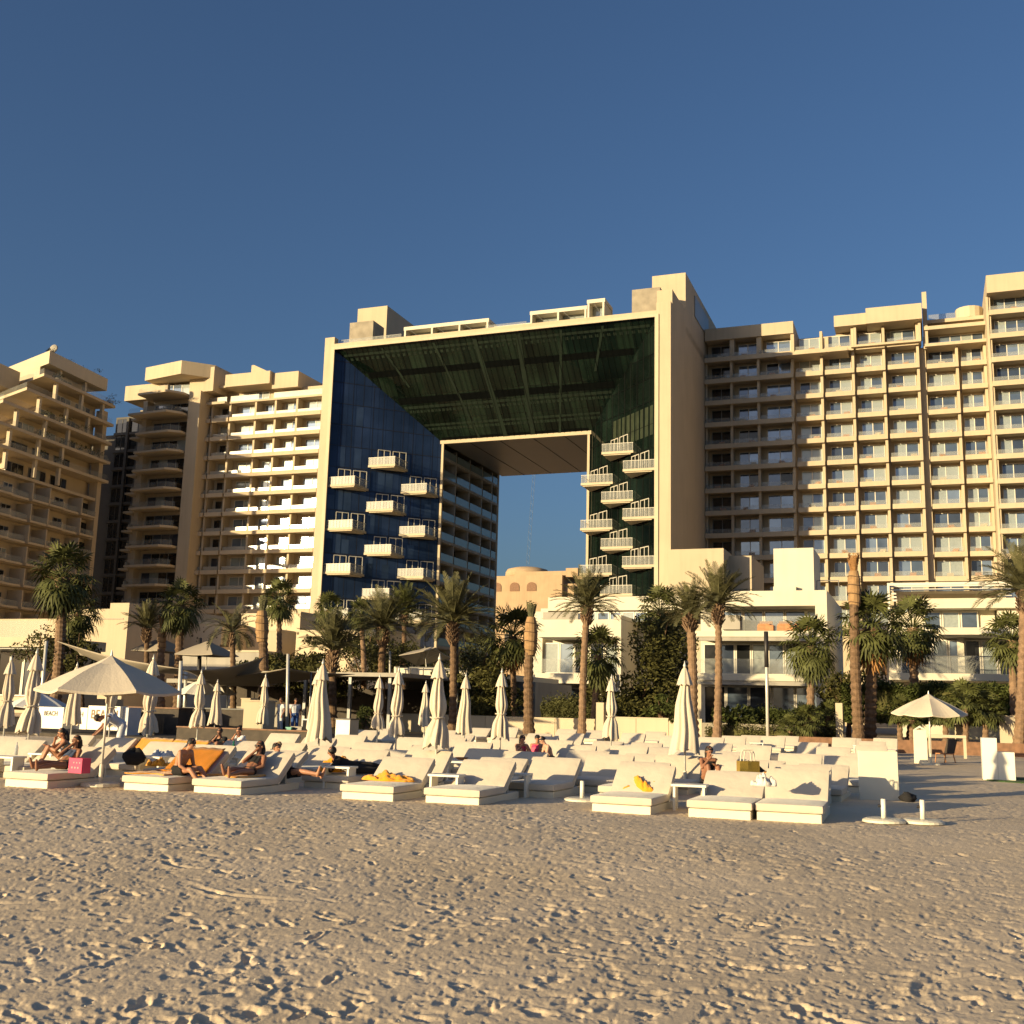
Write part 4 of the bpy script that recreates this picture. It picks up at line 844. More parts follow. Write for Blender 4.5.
def frond_fan(mb, base, az, elev, L, r=random, droop=.5, nb=15, R_=.85):
    """one fan frond: a bare stalk ending in a pleated fan with hanging tips"""
    d = Vector((math.cos(az)*math.cos(elev), math.sin(az)*math.cos(elev), math.sin(elev))); p = Vector(base); pts = []
    for i in range(5): pts.append(p.copy()); p = p+d*(L/4); d = (d+Vector((0, 0, -.12*droop))).normalized()
    mb.tube(pts, .03, 3, cap=False); c = pts[-1]; side = d.cross(Vector((0, 0, 1))).normalized(); up = side.cross(d)
    side = (side*math.cos(r.uniform(-.5, .5))+up*r.uniform(-.4, .4)).normalized(); prev = None
    for i in range(nb):
        a = (i/(nb-1)-.5)*math.radians(250); dr = (d*math.cos(a)+side*math.sin(a)).normalized(); wv = dr.cross(up).normalized()*.052
        m1 = c+dr*R_*.55+up*.03*(1 if i % 2 else -1); e = c+dr*R_*r.uniform(.85, 1.08)+Vector((0, 0, -droop*.38*R_))
        mb.add([c, m1-wv*1.25, e-wv*.2, e+wv*.2, m1+wv*1.25], [(0, 1, 2, 3, 4)])
def crown_feather(seed, n=58, L=3.0, up=1.35, droop=1.0, low=-.35, ll=.62, bundle=0):
    r = random.Random(seed); mb = MB()
    for i in range(n):
        f = i/n; az = i*2.39996+r.uniform(-.2, .2); el = up-(up-low)*f**.85+r.uniform(-.12, .12)
        frond_feather(mb, (math.cos(az)*.12, math.sin(az)*.12, .25-.35*f), az, el, L*r.uniform(.82, 1.08)*(1-.12*abs(f-.4)), droop*r.uniform(.75, 1.3)*(.5+f), ll=ll, r=r)
    return mb
def crown_fan(seed, n=44, L=1.15, R_=.85, low=-1.0):
    r = random.Random(seed); mb = MB()
    for i in range(n):
        f = i/n; az = i*2.39996+r.uniform(-.25, .25); el = 1.35-(1.35-low)*f+r.uniform(-.15, .15)
        frond_fan(mb, (math.cos(az)*.08, math.sin(az)*.08, .2-.4*f), az, el, L*r.uniform(.8, 1.15), r, droop=.3+.9*f, R_=R_*r.uniform(.85, 1.1))
    return mb
def skirt(seed, n=30, L=.7):
    r = random.Random(seed); mb = MB()
    for i in range(n): az = i*2.39996; frond_fan(mb, (0, 0, -.25-.5*i/n), az, -.75-r.uniform(0, .6), L*r.uniform(.6, 1), r, droop=1.4, nb=10, R_=.6)
    return mb
protos = {}
def proto(kind, seed):
    k = (kind, seed)
    if k not in protos:
        mb = {'date': lambda: crown_feather(seed, n=60, droop=.72, low=-.02), 'date_tight': lambda: crown_feather(seed, n=44, L=2.9, up=1.45, low=.35, droop=.75), 'droopy': lambda: crown_feather(seed, n=30, L=3.1, low=.0, droop=1.7, up=1.2),
              'fan': lambda: crown_fan(seed), 'skirt': lambda: skirt(seed), 'small': lambda: crown_fan(seed, n=24, L=.7, R_=.6, low=-.3)}[kind]()
        me = bpy.data.meshes.new(kind+'_crown'); me.from_pydata([tuple(v) for v in mb.v], [], mb.f); protos[k] = me
    return protos[k]
def crown(name, kind, seed, m, parent, loc, sc, rz=0):
    me = proto(kind, seed)
    if not me.materials: me.materials.append(M[m])
    sc *= .74 if kind.startswith('date') else .86 if kind in ('fan', 'skirt', 'droopy') else 1
    o = bpy.data.objects.new(name, me); C.objects.link(o); o.parent = parent; o.location = loc; o.scale = (sc, sc, sc); o.rotation_euler = (0, 0, rz)
    if me.materials[0] != M[m]: o.data = me.copy(); o.data.materials[0] = M[m]
    return o
def trunk_mesh(top, r0, r1, rings, flare=1.25, swell=None, seed=0):
    r = random.Random(seed); pts = []; rad = []; n = rings*2; top = Vector(top)
    for i in range(n+1):
        f = i/n; p = top*f; bow = math.sin(math.pi*f)*.12*top.length*.12; p = p+Vector((bow*math.cos(seed), bow*math.sin(seed), 0)); pts.append(p)
        q = r0+(r1-r0)*f; q *= 1+(flare-1)*max(0, 1-f*9)
        if swell: q *= 1+swell*max(0, (f-.86)/.14)
        rad.append(q*(1.14 if i % 2 else .93)*r.uniform(.96, 1.05))
    mb = MB(); mb.tube(pts, rad, 12); return mb
def palm(cx, cy, bx, t, kind, label, sc=1.0, r=.2, m='palm_green', z0=.3, sk=None, seed=1, bark='bark', name=None, swell=.6, wrap=None, cat='palm tree', group=None, rings=None):
    """crown centre pixel (cx,cy) and trunk foot column bx, all at depth t"""
    s1, z1 = ont(cx, cy, t); sF, _ = ont(bx, 735, t); o = thing(name or ('fan_palm' if kind in ('fan', 'small') else 'date_palm'), label, cat, sF, t, z0, group)
    L = z1-z0; mb = trunk_mesh((s1-sF, 0, L), r*1.1, r*.85, rings or max(6, int(L*3)), seed=seed, swell=swell if kind != 'wrapped' else 0)
    mb.build('trunk', bark, o)
    if kind != 'wrapped': crown('crown', kind, seed % 3, m, o, (s1-sF, 0, L), sc, seed*1.3)
    if kind.startswith('date') or kind == 'droopy':
        rr = random.Random(seed); st = MB()                              # cut leaf stubs under the crown
        for i in range(46):
            az = i*2.4; z = L-.1-.95*i/46*sc; st.tube([(s1-sF+math.cos(az)*r*.8, math.sin(az)*r*.8, z-.1), (s1-sF+math.cos(az)*(r+.2), math.sin(az)*(r+.2), z+.2)], [.07, .03], 4)
        st.build('leaf_stubs', 'bark_pale', o)
    if sk: crown('dry_skirt', 'skirt', seed % 2, sk, o, (s1-sF, 0, L-.1), sc*1.05)
    if wrap:
        px0, px1, hi = wrap; za, zb = ont(cx, px0, t)[1]-z0, ont(cx, px1, t)[1]-z0; w = MB(); n = 9; dx = s1-sF
        w.tube([(dx*(zb+(za-zb)*i/n)/L, 0, zb+(za-zb)*i/n) for i in range(n+1)], [r*(.9+hi*math.sin(math.pi*min(1, (i/n)*.9+.08))**.8)*(1+.07*math.sin(i*2.3+seed)) for i in range(n+1)], 14); wo = w.build('burlap_wrap', 'burlap', o)
        rp = MB()
        for f_ in (.12, .36, .6, .84): zq = zb+(za-zb)*f_; rq = r*(.93+hi*math.sin(math.pi*min(1, f_*.9+.08))**.8)+.015; rp.tube([(dx*zq/L+rq*math.cos(q_*.45), rq*math.sin(q_*.45), zq+.03*math.sin(q_*.9)) for q_ in range(15)], .022, 4, cap=False)
        rp.build('rope', 'bark', wo)
        rr = random.Random(seed); tf = MB()
        for i in range(26):
            az = i*2.4; a = Vector((dx+math.cos(az)*.1, math.sin(az)*.1, za-.15)); frond_feather(tf, a, az, 1.38+rr.uniform(-.06, .06), rr.uniform(.7, 1.2)*.9, .1, nl=7, ll=.25, r=rr)
        tf.build('tied_fronds', 'palm_dry' if hi < .5 else 'palm_grey', o)
    return o
palm(62, 578, 52, 56, 'fan', 'tallest left fan palm with a broad dark crown in front of the shaded terraced building', 1.42, .34, sk='palm_green', seed=1, bark='bark_pale', rings=30)
palm(78, 612, 80, 60, 'fan', 'lower bushy fan palm tucked behind the tallest left palm', 1.1, .18, sk='palm_green', seed=2)
palm(147, 628, 147, 63, 'date_tight', 'upright feather palm left of the crownless trunk', .93, .17, seed=3, m='palm_grey')
palm(162, 633, 160, 62, 'wrapped', 'crownless lopped palm trunk between the upright palm and the bright fan palm', 1, .26, seed=4, wrap=(628, 650, .15), bark='bark_pale', name='palm_trunk')
palm(181, 606, 176, 62, 'fan', 'bright green fan palm with a ragged skirt above the thick white mast', 1.1, .26, sk='palm_green', seed=5, bark='bark')
palm(232, 632, 232, 60, 'droopy', 'feather palm with long drooping fronds in front of the pierced walls', .82, .18, seed=6, m='palm_grey')
palm(262, 618, 262, 57, 'wrapped', 'thick palm with its head tied up, beside the drooping feather palm', 1, .28, seed=7, wrap=(611, 642, .5), bark='bark', name='tied_palm')
palm(279, 600, 277, 72, 'fan', 'slim fan palm whose crown stands against the sun glare', 1.05, .2, seed=8, bark='bark_pale', swell=.1)
palm(333, 650, 333, 56, 'date_tight', 'wide upright date palm directly below the left edge of the blue glass wall', 1.15, .22, seed=9, m='palm_grey')
palm(329, 610, 304, 84, 'fan', 'distant fan palm crown peeping above the wide upright date palm', 1.0, .16, seed=10, bark='bark_pale')
palm(383, 627, 381, 58, 'date', 'date palm in the middle of the row in front of the blue glass wall', 1.02, .22, seed=11, m='palm_grey')
palm(404, 612, 402, 80, 'date', 'smaller darker date palm right behind the middle date palm', 1.1, .2, seed=12)
palm(361, 615, 363, 66, 'fan', 'tall thin reddish trunked fan palm behind the middle date palm', .7, .17, seed=13, bark='bark_pale', swell=0)
palm(453, 622, 452, 58, 'date', 'large spreading date palm below the left tunnel edge, above the terrace bar', 1.25, .2, seed=14, m='palm_grey')
palm(513, 636, 515, 62, 'fan', 'dark fan palm with a hanging brown skirt left of the burlap wrapped palm', 1.15, .17, sk='palm_dry', seed=15, m='palm_green')
palm(531, 625, 529, 57, 'wrapped', 'crownless palm with an orange burlap sleeve rising behind the bathers', 1, .25, seed=16, wrap=(617, 655, .55), bark='bark', name='wrapped_palm')
palm(587, 606, 582, 59, 'date', 'slender date palm with a compact crown at the right foot of the opening', .95, .19, seed=17, m='palm_grey', bark='bark_pale')
palm(598, 655, 592, 61, 'fan', 'low fan palm with drooping fronds beside the slender date palm', 1.05, .17, sk='palm_green', seed=18, bark='bark_pale')
palm(690, 614, 692, 60, 'date', 'date palm with a thick rough trunk rising from behind the tallest closed umbrella', .85, .25, seed=19, m='palm_grey', bark='bark_pale')
palm(718, 604, 717, 59, 'date', 'tall straight date palm just right of the tallest closed umbrella', 1.02, .19, seed=20, m='palm_grey', bark='bark_pale')
palm(660, 612, 662, 66, 'fan', 'fan palm crown rising out of the bushy tree', 1.0, .15, seed=21)
palm(812, 646, 812, 59, 'fan', 'fan palm with a hanging green skirt at the corner of the lamp post villa', 1.05, .19, sk='palm_green', seed=22, bark='bark_pale')
palm(854, 583, 859, 58, 'wrapped', 'tallest crownless palm with a burlap sleeve, left of the paired trunk', 1, .25, seed=23, wrap=(571, 607, .42), bark='bark', name='wrapped_palm')
palm(872, 628, 869, 59, 'fan', 'dense fan palm on the studded trunk just right of the tallest wrapped palm', 1.2, .27, sk='palm_dry', seed=24, bark='bark')
palm(913, 628, 911, 66, 'fan', 'fan palm with an orange dry skirt above the open umbrella', 1.12, .24, sk='palm_dry', seed=25, bark='bark_pale')
palm(1024, 590, 1018, 60, 'date', 'feather palm cut by the right edge of the photo', 1.15, .24, seed=26, m='palm_grey', bark='bark_pale')
palm(1012, 640, 1016, 62, 'fan', 'yellowish fan palm at the right edge below the feather palm', .95, .2, seed=27, bark='bark_pale')
for (x, y, t, sc_, lab) in ((805, 722, 58, 1.0, 'small palm clump behind the loungers left of the slim white pillar'), (790, 728, 57.6, .7, 'lowest palm tuft at the foot of the villa corner palm'), (828, 716, 60, .9, 'small palm right of the villa corner palm'),
                        (965, 705, 59, 1.25, 'arching small palm behind the bench'), (985, 712, 59.5, 1.1, 'spiky small palm between the bench and the garden wall'), (945, 715, 59, .9, 'small palm behind the open umbrella pole'), (900, 712, 60, .9, 'small palm with orange stubs left of the open umbrella'), (912, 720, 58.5, .7, 'low palm tuft beside the tilted white board')):
    palm(x, y, x, t, 'small', lab, sc_*.78, .13, seed=int(x) % 7, z0=.45, swell=.5, name='young_palm', bark='bark_pale', cat='palm')

def leaf_cloud(mb, c, rad, n, sz, r, dens=.55):
    """leaf-sized faces through a lumpy volume"""
    lumps = [(Vector((r.gauss(0, .45), r.gauss(0, .45), r.gauss(0, .42))), r.uniform(.35, .6)) for _ in range(14)]
    for i in range(n):
        l, q = lumps[r.randrange(len(lumps))]; d = Vector((r.gauss(0, 1), r.gauss(0, 1), r.gauss(0, 1))).normalized()*q*r.uniform(.45, 1.0)
        p = l+d; p = Vector((c[0]+p.x*rad[0], c[1]+p.y*rad[1], c[2]+p.z*rad[2]))
        a = Vector((r.gauss(0, 1), r.gauss(0, 1), r.gauss(0, 1))).normalized(); b_ = a.orthogonal().normalized(); e = sz*r.uniform(.6, 1.4)
        mb.add([p-a*e, p+b_*e*.45, p+a*e, p-b_*e*.45], [(0, 1, 2, 3)])
def tree(cx, cy, t, rx, rz_, label, n=5000, m='tree_leaf', name='bushy_tree', sz=.12, seed=3, z0=.4, cat='tree'):
    s, z = ont(cx, cy, t); r = random.Random(seed); o = thing(name, label, cat, s, t, z0); H_ = z-z0
    b = MB()
    b.tube([(0, 0, 0), (.1, 0, H_*.5), (0, .1, H_)], [.16, .11, .04], 7)
    for i in range(7): a = i*.9; b.tube([(0, 0, H_*(.25+.07*i)), (math.cos(a)*rx*.4, math.sin(a)*rx*.4, H_*(.5+.1*i)), (math.cos(a)*rx*.7, math.sin(a)*rx*.7, H_*(.75+.1*i))], [.08, .05, .015], 5)
    b.build('trunk', 'bark', o)
    b = MB(); leaf_cloud(b, (0, 0, H_), (rx, rx, rz_), n, sz, r); b.build('crown', m, o); return o
tree(658, 652, 64, 1.75, 3.3, 'tall bushy dark tree between the two central villas', 7000, seed=1)
tree(640, 694, 63, 1.7, 1.3, 'lower round shrub tree at the foot of the bushy tree', 4200, seed=2)
tree(480, 668, 66, 2.2, 2.6, 'loose olive tree right of the terrace bar, behind the lamp post', 4200, 'olive_leaf', 'olive_tree', seed=3)
tree(492, 695, 63, 2.1, 1.6, 'dark shrub tree below the loose olive tree', 4200, seed=4)
tree(468, 700, 63.5, 1.7, 1.3, 'dark low shrub between the terrace bar and the olive tree', 2500, seed=14)
tree(40, 655, 56, 1.5, 1.2, 'thin leafed tree in front of the left terrace building', 1300, 'olive_leaf', 'olive_tree', seed=5, sz=.1)
tree(78, 655, 57, 1.2, 1.6, 'small creeping tree beside the tallest left palm', 1600, 'tree_leaf', seed=6)
tree(270, 664, 64, 1.6, .8, 'flat topped shrub on the restaurant roof left of the round one', 1800, 'olive_leaf', 'roof_shrub', seed=7, z0=3.2, cat='shrub')
tree(300, 662, 64, 2.0, .9, 'wide shrub on the restaurant roof behind the right mast', 2400, 'tree_leaf', 'roof_shrub', seed=8, z0=3.2, cat='shrub')
tree(365, 655, 72, 3.2, 1.9, 'dark tree in the shade below the blue glass wall', 4200, seed=9)
tree(398, 664, 74, 2.2, 1.6, 'dark round tree left of the terrace bar parasol', 2800, seed=10)
tree(365, 722, 52, .42, 1.0, 'narrow clipped green shrub beside the paper stacked deck counter', 1200, 'hedge_leaf', 'clipped_shrub', seed=11, sz=.06, z0=0, cat='shrub')
tree(847, 690, 66, 1.8, 1.5, 'dark shrub behind the tallest wrapped palm', 3000, seed=12)
tree(735, 718, 60.5, 1.1, .8, 'low round bush at the foot of the tall straight date palm', 1500, 'hedge_leaf', 'bush', seed=13, z0=.3, cat='bush')
tree(663, 708, 61, .9, .6, 'small round bush behind the cream wall panel', 1100, 'hedge_leaf', 'bush', seed=15, z0=.3, cat='bush')
tree(322, 690, 60, 2.4, 1.4, 'dark foliage under the restaurant roof edge', 2200, seed=16)
for i, (x0, y0, x1, hh) in enumerate(((14, 0, 0, 0),)): pass
def hedge(xl, xr, yt, yb, t, dep, label, n, m='hedge_leaf', sz=.07, seed=1, sprigs=.12):
    s0, s1 = S(xl, t, 710), S(xr, t, 710); zt = Z((xl+xr)/2, yt, t); zb = max(.3, Z((xl+xr)/2, yb, t)); r = random.Random(seed); o = thing('hedge', label, 'hedge', s0, t, 0)
    b = MB((s0, t, 0)); b.box(s0+.15, s1-.15, t+.2, t+dep-.2, zb, zt-.2); b.build('stems', 'tree_leaf', o); b = MB((s0, t, 0))
    for i in range(n):
        f = r.random()
        if f < .62: p = Vector((r.uniform(s0, s1), t+r.gauss(.1, .09), r.uniform(zb, zt)))
        else: p = Vector((r.uniform(s0, s1), r.uniform(t, t+dep), zt+r.gauss(-.08, sprigs)))
        p += Vector((0, .18*math.sin(p.x*1.7)+.1*math.sin(p.z*4+p.x), .1*math.sin(p.x*2.3+seed)*(1 if p.z > zt-.4 else 0)))
        a = Vector((r.gauss(0, 1), r.gauss(0, 1), r.gauss(0, 1))).normalized(); b_ = a.orthogonal().normalized(); e = sz*r.uniform(.6, 1.4); b.add([p-a*e, p+b_*e*.5, p+a*e, p-b_*e*.5], [(0, 1, 2, 3)])
    b.build('foliage', m, o)
hedge(842, 1060, 687, 725, 63, 1.6, 'tall dark green hedge below the pergola villa', 16000, sz=.1)
hedge(742, 790, 712, 726, 61.5, 1.2, 'clipped hedge behind the lamp post', 5200, seed=2)
hedge(790, 832, 711, 726, 62.5, 1.2, 'clipped hedge right of the lamp post', 3600, seed=3)
hedge(540, 592, 703, 718, 62, 1.4, 'reddish brown hedge on the beach wall right of the wrapped palm', 6000, m='olive_leaf', seed=4, sprigs=.22)
hedge(606, 690, 706, 719, 62.5, 1.4, 'ragged dark hedge above the cream wall panel', 5200, seed=5, m='tree_leaf', sprigs=.25)
hedge(705, 838, 727, 741, 59.6, .35, 'creeping plants spilling over the pale wall', 3200, m='olive_leaf', seed=6, sz=.06, sprigs=.2)
b = MB((18, 42, 0))
# ================================================================= LOUNGERS
LW = 1.06
def rounded_box(x0, x1, y0, y1, z0, z1, nx, ny, r, seed, puff=.012):
    """soft cushion: a box whose edges are rounded and faces slightly crowned"""
    rr = random.Random(seed); mb = MB(); n = 7; hx, hy, hz = (x1-x0)/2, (y1-y0)/2, (z1-z0)/2; c = Vector(((x0+x1)/2, (y0+y1)/2, (z0+z1)/2))
    def g(a, h): # parameter -1..1 -> position with dense edges
        return math.copysign(min(1, abs(a)**.75), a)*h
    for ax in range(3):
        for sg in (-1, 1):
            k = len(mb.v); pts = []
            for i in range(n):
                for j in range(n):
                    a, b_ = -1+2*i/(n-1), -1+2*j/(n-1); v = [0, 0, 0]; o1, o2 = (ax+1) % 3, (ax+2) % 3; hh = (hx, hy, hz)
                    v[ax] = sg*hh[ax]; v[o1] = g(a, hh[o1]); v[o2] = g(b_, hh[o2]); q = Vector(v)
                    inn = Vector((max(-hx+r, min(hx-r, q.x)), max(-hy+r, min(hy-r, q.y)), max(-hz+r, min(hz-r, q.z)))); d = q-inn
                    if d.length > 1e-6: q = inn+d.normalized()*min(d.length, r)
                    if ax == 2: q.z += sg*puff*(1-a*a)*(1-b_*b_)
                    pts.append(q+c)
            f = [(i*n+j, (i+1)*n+j, (i+1)*n+j+1, i*n+j+1) if sg > 0 else (i*n+j, i*n+j+1, (i+1)*n+j+1, (i+1)*n+j) for i in range(n-1) for j in range(n-1)]
            mb.add(pts, f)
    return mb
BT = (1.80, .60); BH = (1.20, .15)                        # top and hinge of the backrest (along, up)
def make_lounger(ang=0, seed=0):
    o = bpy.data.objects.new('sun_lounger', None); C.objects.link(o)
    b = MB(); b.box(-LW/2+.03, LW/2-.03, .05, 2.0, -.03, .125); b.build('platform', 'lounger_base', o, bevel=.008)
    rounded_box(-LW/2, LW/2, 0, 1.25, .128, .265, 4, 4, .035, seed).build('seat_cushion', 'cushion', o, smooth=True)
    L = .76; m = rounded_box(-LW/2, LW/2, 0, L, 0, .13, 4, 4, .035, seed+9); a = math.radians(37+ang)
    bo = m.build('back_cushion', 'cushion', o, smooth=True); bo.location = (0, 1.215, .135); bo.rotation_euler = (a, 0, 0)
    s = MB(); s.box(-LW/2+.02, LW/2-.02, .02, L-.02, -.035, -.004); so_ = s.build('back_board', 'lounger_base', o); so_.location = bo.location; so_.rotation_euler = (a, 0, 0)
    s = MB()
    s.box(-.42, .42, 1.62, 1.66, .127, .36)
    s.build('back_prop', 'pole_metal', o); return o
LG = [make_lounger(a, i) for i, a in enumerate((0, 3, -3, 6))]
used = set(); LNG = []
def lounger(s, t, z=0, da=0, v=0, label=None, group='white sun loungers set out on the beach'):
    o = LG[v]
    if v in used: o = copy_tree(LG[v])
    used.add(v); place(o, s, t, z, ROT+math.radians(da)); o['label'] = label or ''; o['category'] = 'sun lounger'; o['group'] = group; LNG.append((o, s, t)); return o
def front(x0, x1, y, **k):
    a, b_ = onz(x0, y, 0), onz(x1, y, 0); return lounger((a[0]+b_[0])/2, (a[1]+b_[1])/2, **k)
FR = [(2, 45, 787, 'front row lounger at the left end, under the pink bag and two women'), (122, 165, 791, 'front row lounger carrying the bare backed man'), (191, 239, 794.5, 'front row lounger where the woman in sunglasses lies'),
      (340, 391, 800.5, 'front lounger with a crumpled yellow towel, just right of the man in black'), (422, 479, 804.5, 'empty front lounger behind the twisted closed umbrella pole, left of centre'),
      (589, 651, 813, 'front lounger with a crumpled yellow towel on its seat, right of centre'), (685, 752, 818, 'empty front lounger at the foot of the gold bag'), (754, 823, 821.5, 'empty front lounger nearest the camera, right end of the front row')]
for i, (a, b_, y, lb) in enumerate(FR): front(a, b_, y, v=[0, 0, 1, 0, 0, 1, 2, 3][i], label='white '+lb, da=[0, -1, 0, 1, 0, -1, 0, 1][i])
front(508, 546, 797.5, v=0, label='white second row lounger half in shade, between the two empty front ones'); front(571, 605, 792.5, v=1, label='white second row lounger with a triangular shadow, behind the umbrella base')
front(303, 345, 789, v=1, label='white lounger in shade where the man in black lies'); front(126, 160, 775, v=0, label='white lounger with a yellow towel just behind the bare backed man')
front(104, 125, 776, v=0, label='white lounger with an orange towel and a black bag')
TOPS = [(559, 518, 759.5), (519, 551, 753), (482, 512, 756.5), (473, 495, 744), (483, 507, 749), (505, 524, 739), (529, 551, 733), (534, 559, 738), (557, 576, 729.3), (562, 584, 734), (587, 606.5, 729.6),
 (574.7, 599, 747), (589, 612, 751), (574, 608, 757), (601, 624, 740.5), (623, 644.5, 734.5), (645.5, 665.5, 730.8), (662, 684, 736.5), (638.5, 662, 742), (615, 640.5, 747.5), (641, 667, 754.5), (613, 639, 757.5), (634, 664, 760.5), (664, 694, 757.8), (667, 695, 753),
 (724, 747.5, 736.7), (740.5, 762, 734), (762, 785.6, 737.4), (776, 798, 735.3), (705.5, 731, 744), (731, 755, 751), (745.5, 770, 747), (690, 712.7, 750.5), (711, 740, 755.5), (694, 719.5, 759), (740, 766, 763.5), (757, 783, 761), 
 (832, 856.5, 738.3), (840, 862, 737), (871, 898, 739.5), (868, 885, 741.5), (821, 847.6, 748), (807, 835, 753.3), (791, 821, 756), (773, 797, 760), (783.7, 829.6, 766.8), (808, 845, 763.5), (841, 870, 758.7), (852, 881, 753.8), (859, 886, 746), (820, 854.5, 767),
  (326, 360, 754), (358, 392, 755.5), (374, 396, 744), (356, 378, 729.5), (348, 370.5, 736.8), (384, 403, 729.5), (408.6, 430, 738.4), (397, 425, 751.6), (425, 450, 753), (422, 449.6, 759), (441, 459, 731), (471, 490, 727.5), (502, 519, 728.5), (440, 462, 738.5), (431, 457, 748), (455, 474, 734), 
 (279, 302, 735.4), (316, 339, 738), (281, 308, 744), (278, 310, 752), (268, 316, 755), (331, 355, 746.5), (211, 241.5, 749), (241, 265, 740), (226, 247, 742.5),  (180, 200, 741), (122, 143, 739), (84, 106, 743.5), (86, 104, 737.5), (126, 149, 746.5), (32, 62, 741.5), (2, 30, 735.5), (-6, 24, 745), (57, 80, 737), (242, 272, 747), (253, 273, 736), (552, 574, 742), (465, 486, 739.5), (700, 722, 738), (655, 678, 746.5), (800, 824, 744)]
for i, (xa, xb, y) in enumerate(TOPS):
    xm = (xa+xb)/2; zt = .66; s, t = onz(xm, y, zt)
    w = abs(xb-xa); az = math.atan((xm-512)/FOC)+math.radians(20.8); tw = None
    lim = 55
    if t > lim: k = lim/t; s *= k; t = lim; zt = EYE-(EYE-.66)*k
    ex = LW*FOC*.95/(s*ua.y+t*va.y)
    if w < .8*ex and (xa, xb) not in ((773, 797), (440, 462), (783.7, 829.6)):       # partly hidden: trust the right-hand end
        s, t = onz(xb-ex/2, y, zt)
        if t > 55: s *= 55/t; t = 55
    cand = (s, t-1.78)
    # keep neighbours from overlapping
    for it in range(20):
        mv = False
        for (o, s2, t2) in LNG:
            ds, dt = cand[0]-s2, cand[1]-t2
            if abs(ds) < 1.12 and abs(dt) < 2.06:
                mv = True
                if 1.12-abs(ds) < .42: cand = (cand[0]+math.copysign(1.125-abs(ds), ds or 1), cand[1])
                else: k = (t2+2.07+1.78)/(cand[1]+1.78); cand = (cand[0]*k, (cand[1]+1.78)*k-1.78)
        if not mv: break
    if mv or math.hypot(cand[0]-s, cand[1]-(t-1.78)) > .11*t+.4: continue
    lounger(cand[0], cand[1], z=-.015, v=i % 4, da=random.uniform(-2.2, 2.2))
# ================================================================= UMBRELLAS
def closed_umbrella(seed, tie=.30, wide=.26, lean=0, twist=0.0):
    r = random.Random(seed); o = bpy.data.objects.new('closed_umbrella', None); C.objects.link(o)
    b = MB(); b.tube([(0, 0, 0), (0, 0, 2.62)], .024, 8); b.build('pole', 'pole_metal', o, smooth=True)
    nr, na = 34, 64; mb = MB(); vs = []
    for i in range(nr+1):
        f = i/nr; z = 2.55-1.68*f
        base = .04+.095*min(1, f*2.2)**.8+wide*.33*f**1.7
        pin = 1-.42*math.exp(-((f-1+tie)/.085)**2) if tie else 1
        for j in range(na):
            a = 2*math.pi*j/na; fold = abs(math.sin(a*4+seed+twist*f*3))**.7; fold2 = .5+.5*math.sin(a*13+seed*2+twist*f*5)
            rad = base*pin*(.60+.42*fold+.16*fold2*f); zz = z-(.09*fold+.05*math.sin(a*2+seed))*f**6
            vs.append((rad*math.cos(a)+lean*f*.05+.015*math.sin(f*9+seed), rad*math.sin(a), zz))
    mb.add(vs, [(i*na+j, (i+1)*na+j, (i+1)*na+(j+1) % na, i*na+(j+1) % na) for i in range(nr) for j in range(na)])
    c = mb.build('canopy', 'canvas', o, smooth=True)
    mb = MB(); vs = []
    for i in range(9):                                   # the vent cap hanging over the top
        f = i/8
        for j in range(40):
            a = 2*math.pi*j/40; rad = (.02+.15*f**.7)*(.82+.25*abs(math.sin(a*4+seed))); vs.append((rad*math.cos(a), rad*math.sin(a), 2.62-.36*f-.04*abs(math.sin(a*4+seed))*f))
    mb.add(vs, [(i*40+j, (i+1)*40+j, (i+1)*40+(j+1) % 40, i*40+(j+1) % 40) for i in range(8) for j in range(40)]); mb.build('vent_cap', 'canvas', c, smooth=True)
    b = MB(); b.tube([(0, 0, 2.60), (0, 0, 2.66), (0, 0, 2.70), (0, 0, 2.76)], [.03, .035, .018, .006], 8); b.build('finial', 'pole_metal', o, smooth=True)
    if tie: zt = 2.55-1.68*(1-tie); b = MB(); R_t = .155; b.tube([(R_t*math.cos(k*math.pi/8), R_t*math.sin(k*math.pi/8), zt+.01*math.sin(k)) for k in range(17)], .016, 5, cap=False); b.build('tie_strap', 'canvas', o)
    b = MB(); b.tube([(0, 0, .0), (0, 0, .05), (0, 0, .07)], [.34, .33, .28], 20); b.tube([(0, 0, .07), (0, 0, .42)], .038, 10); b.build('base', 'lounger_base', o)
    return o
CU = [closed_umbrella(1, tie=0, wide=.50), closed_umbrella(2, .32, .36, twist=1.0), closed_umbrella(3, .36, .30, twist=.3), closed_umbrella(4, 0, .36), closed_umbrella(5, .28, .26, twist=.6)]
usedu = set()
def umb(v, x, yt, yb, label, base=None, sc=1.0, da=0, z=0):
    Y = 1.69*sc*FOC/(yb-yt)
    d = ray(x, yb); P = d*(Y/d.y); s, t = P.dot(ua), P.dot(va)
    if base: s, t = onz(base[0], base[1], 0); 
    o = CU[v]
    if v in usedu: o = copy_tree(CU[v])
    usedu.add(v); place(o, s, t, z, ROT+math.radians(da), sc, label, 'closed beach umbrellas'); o['category'] = 'umbrella'; return s, t
umb(0, 693, 666, 750, 'tallest closed umbrella, wide and untied, beside the woman hugging her knees', base=(685, 791), sc=1.0)
umb(1, 433, 660, 742, 'twisted closed umbrella tied near the bottom, behind the empty front lounger left of centre', base=(435, 786), da=20)
umb(2, 498, 673, 746, 'closed umbrella tied low, directly left of the three bathers', base=(499.5, 768), da=50)
umb(2, 611, 690, 744, 'slim tied closed umbrella in front of the square pillar', da=10)
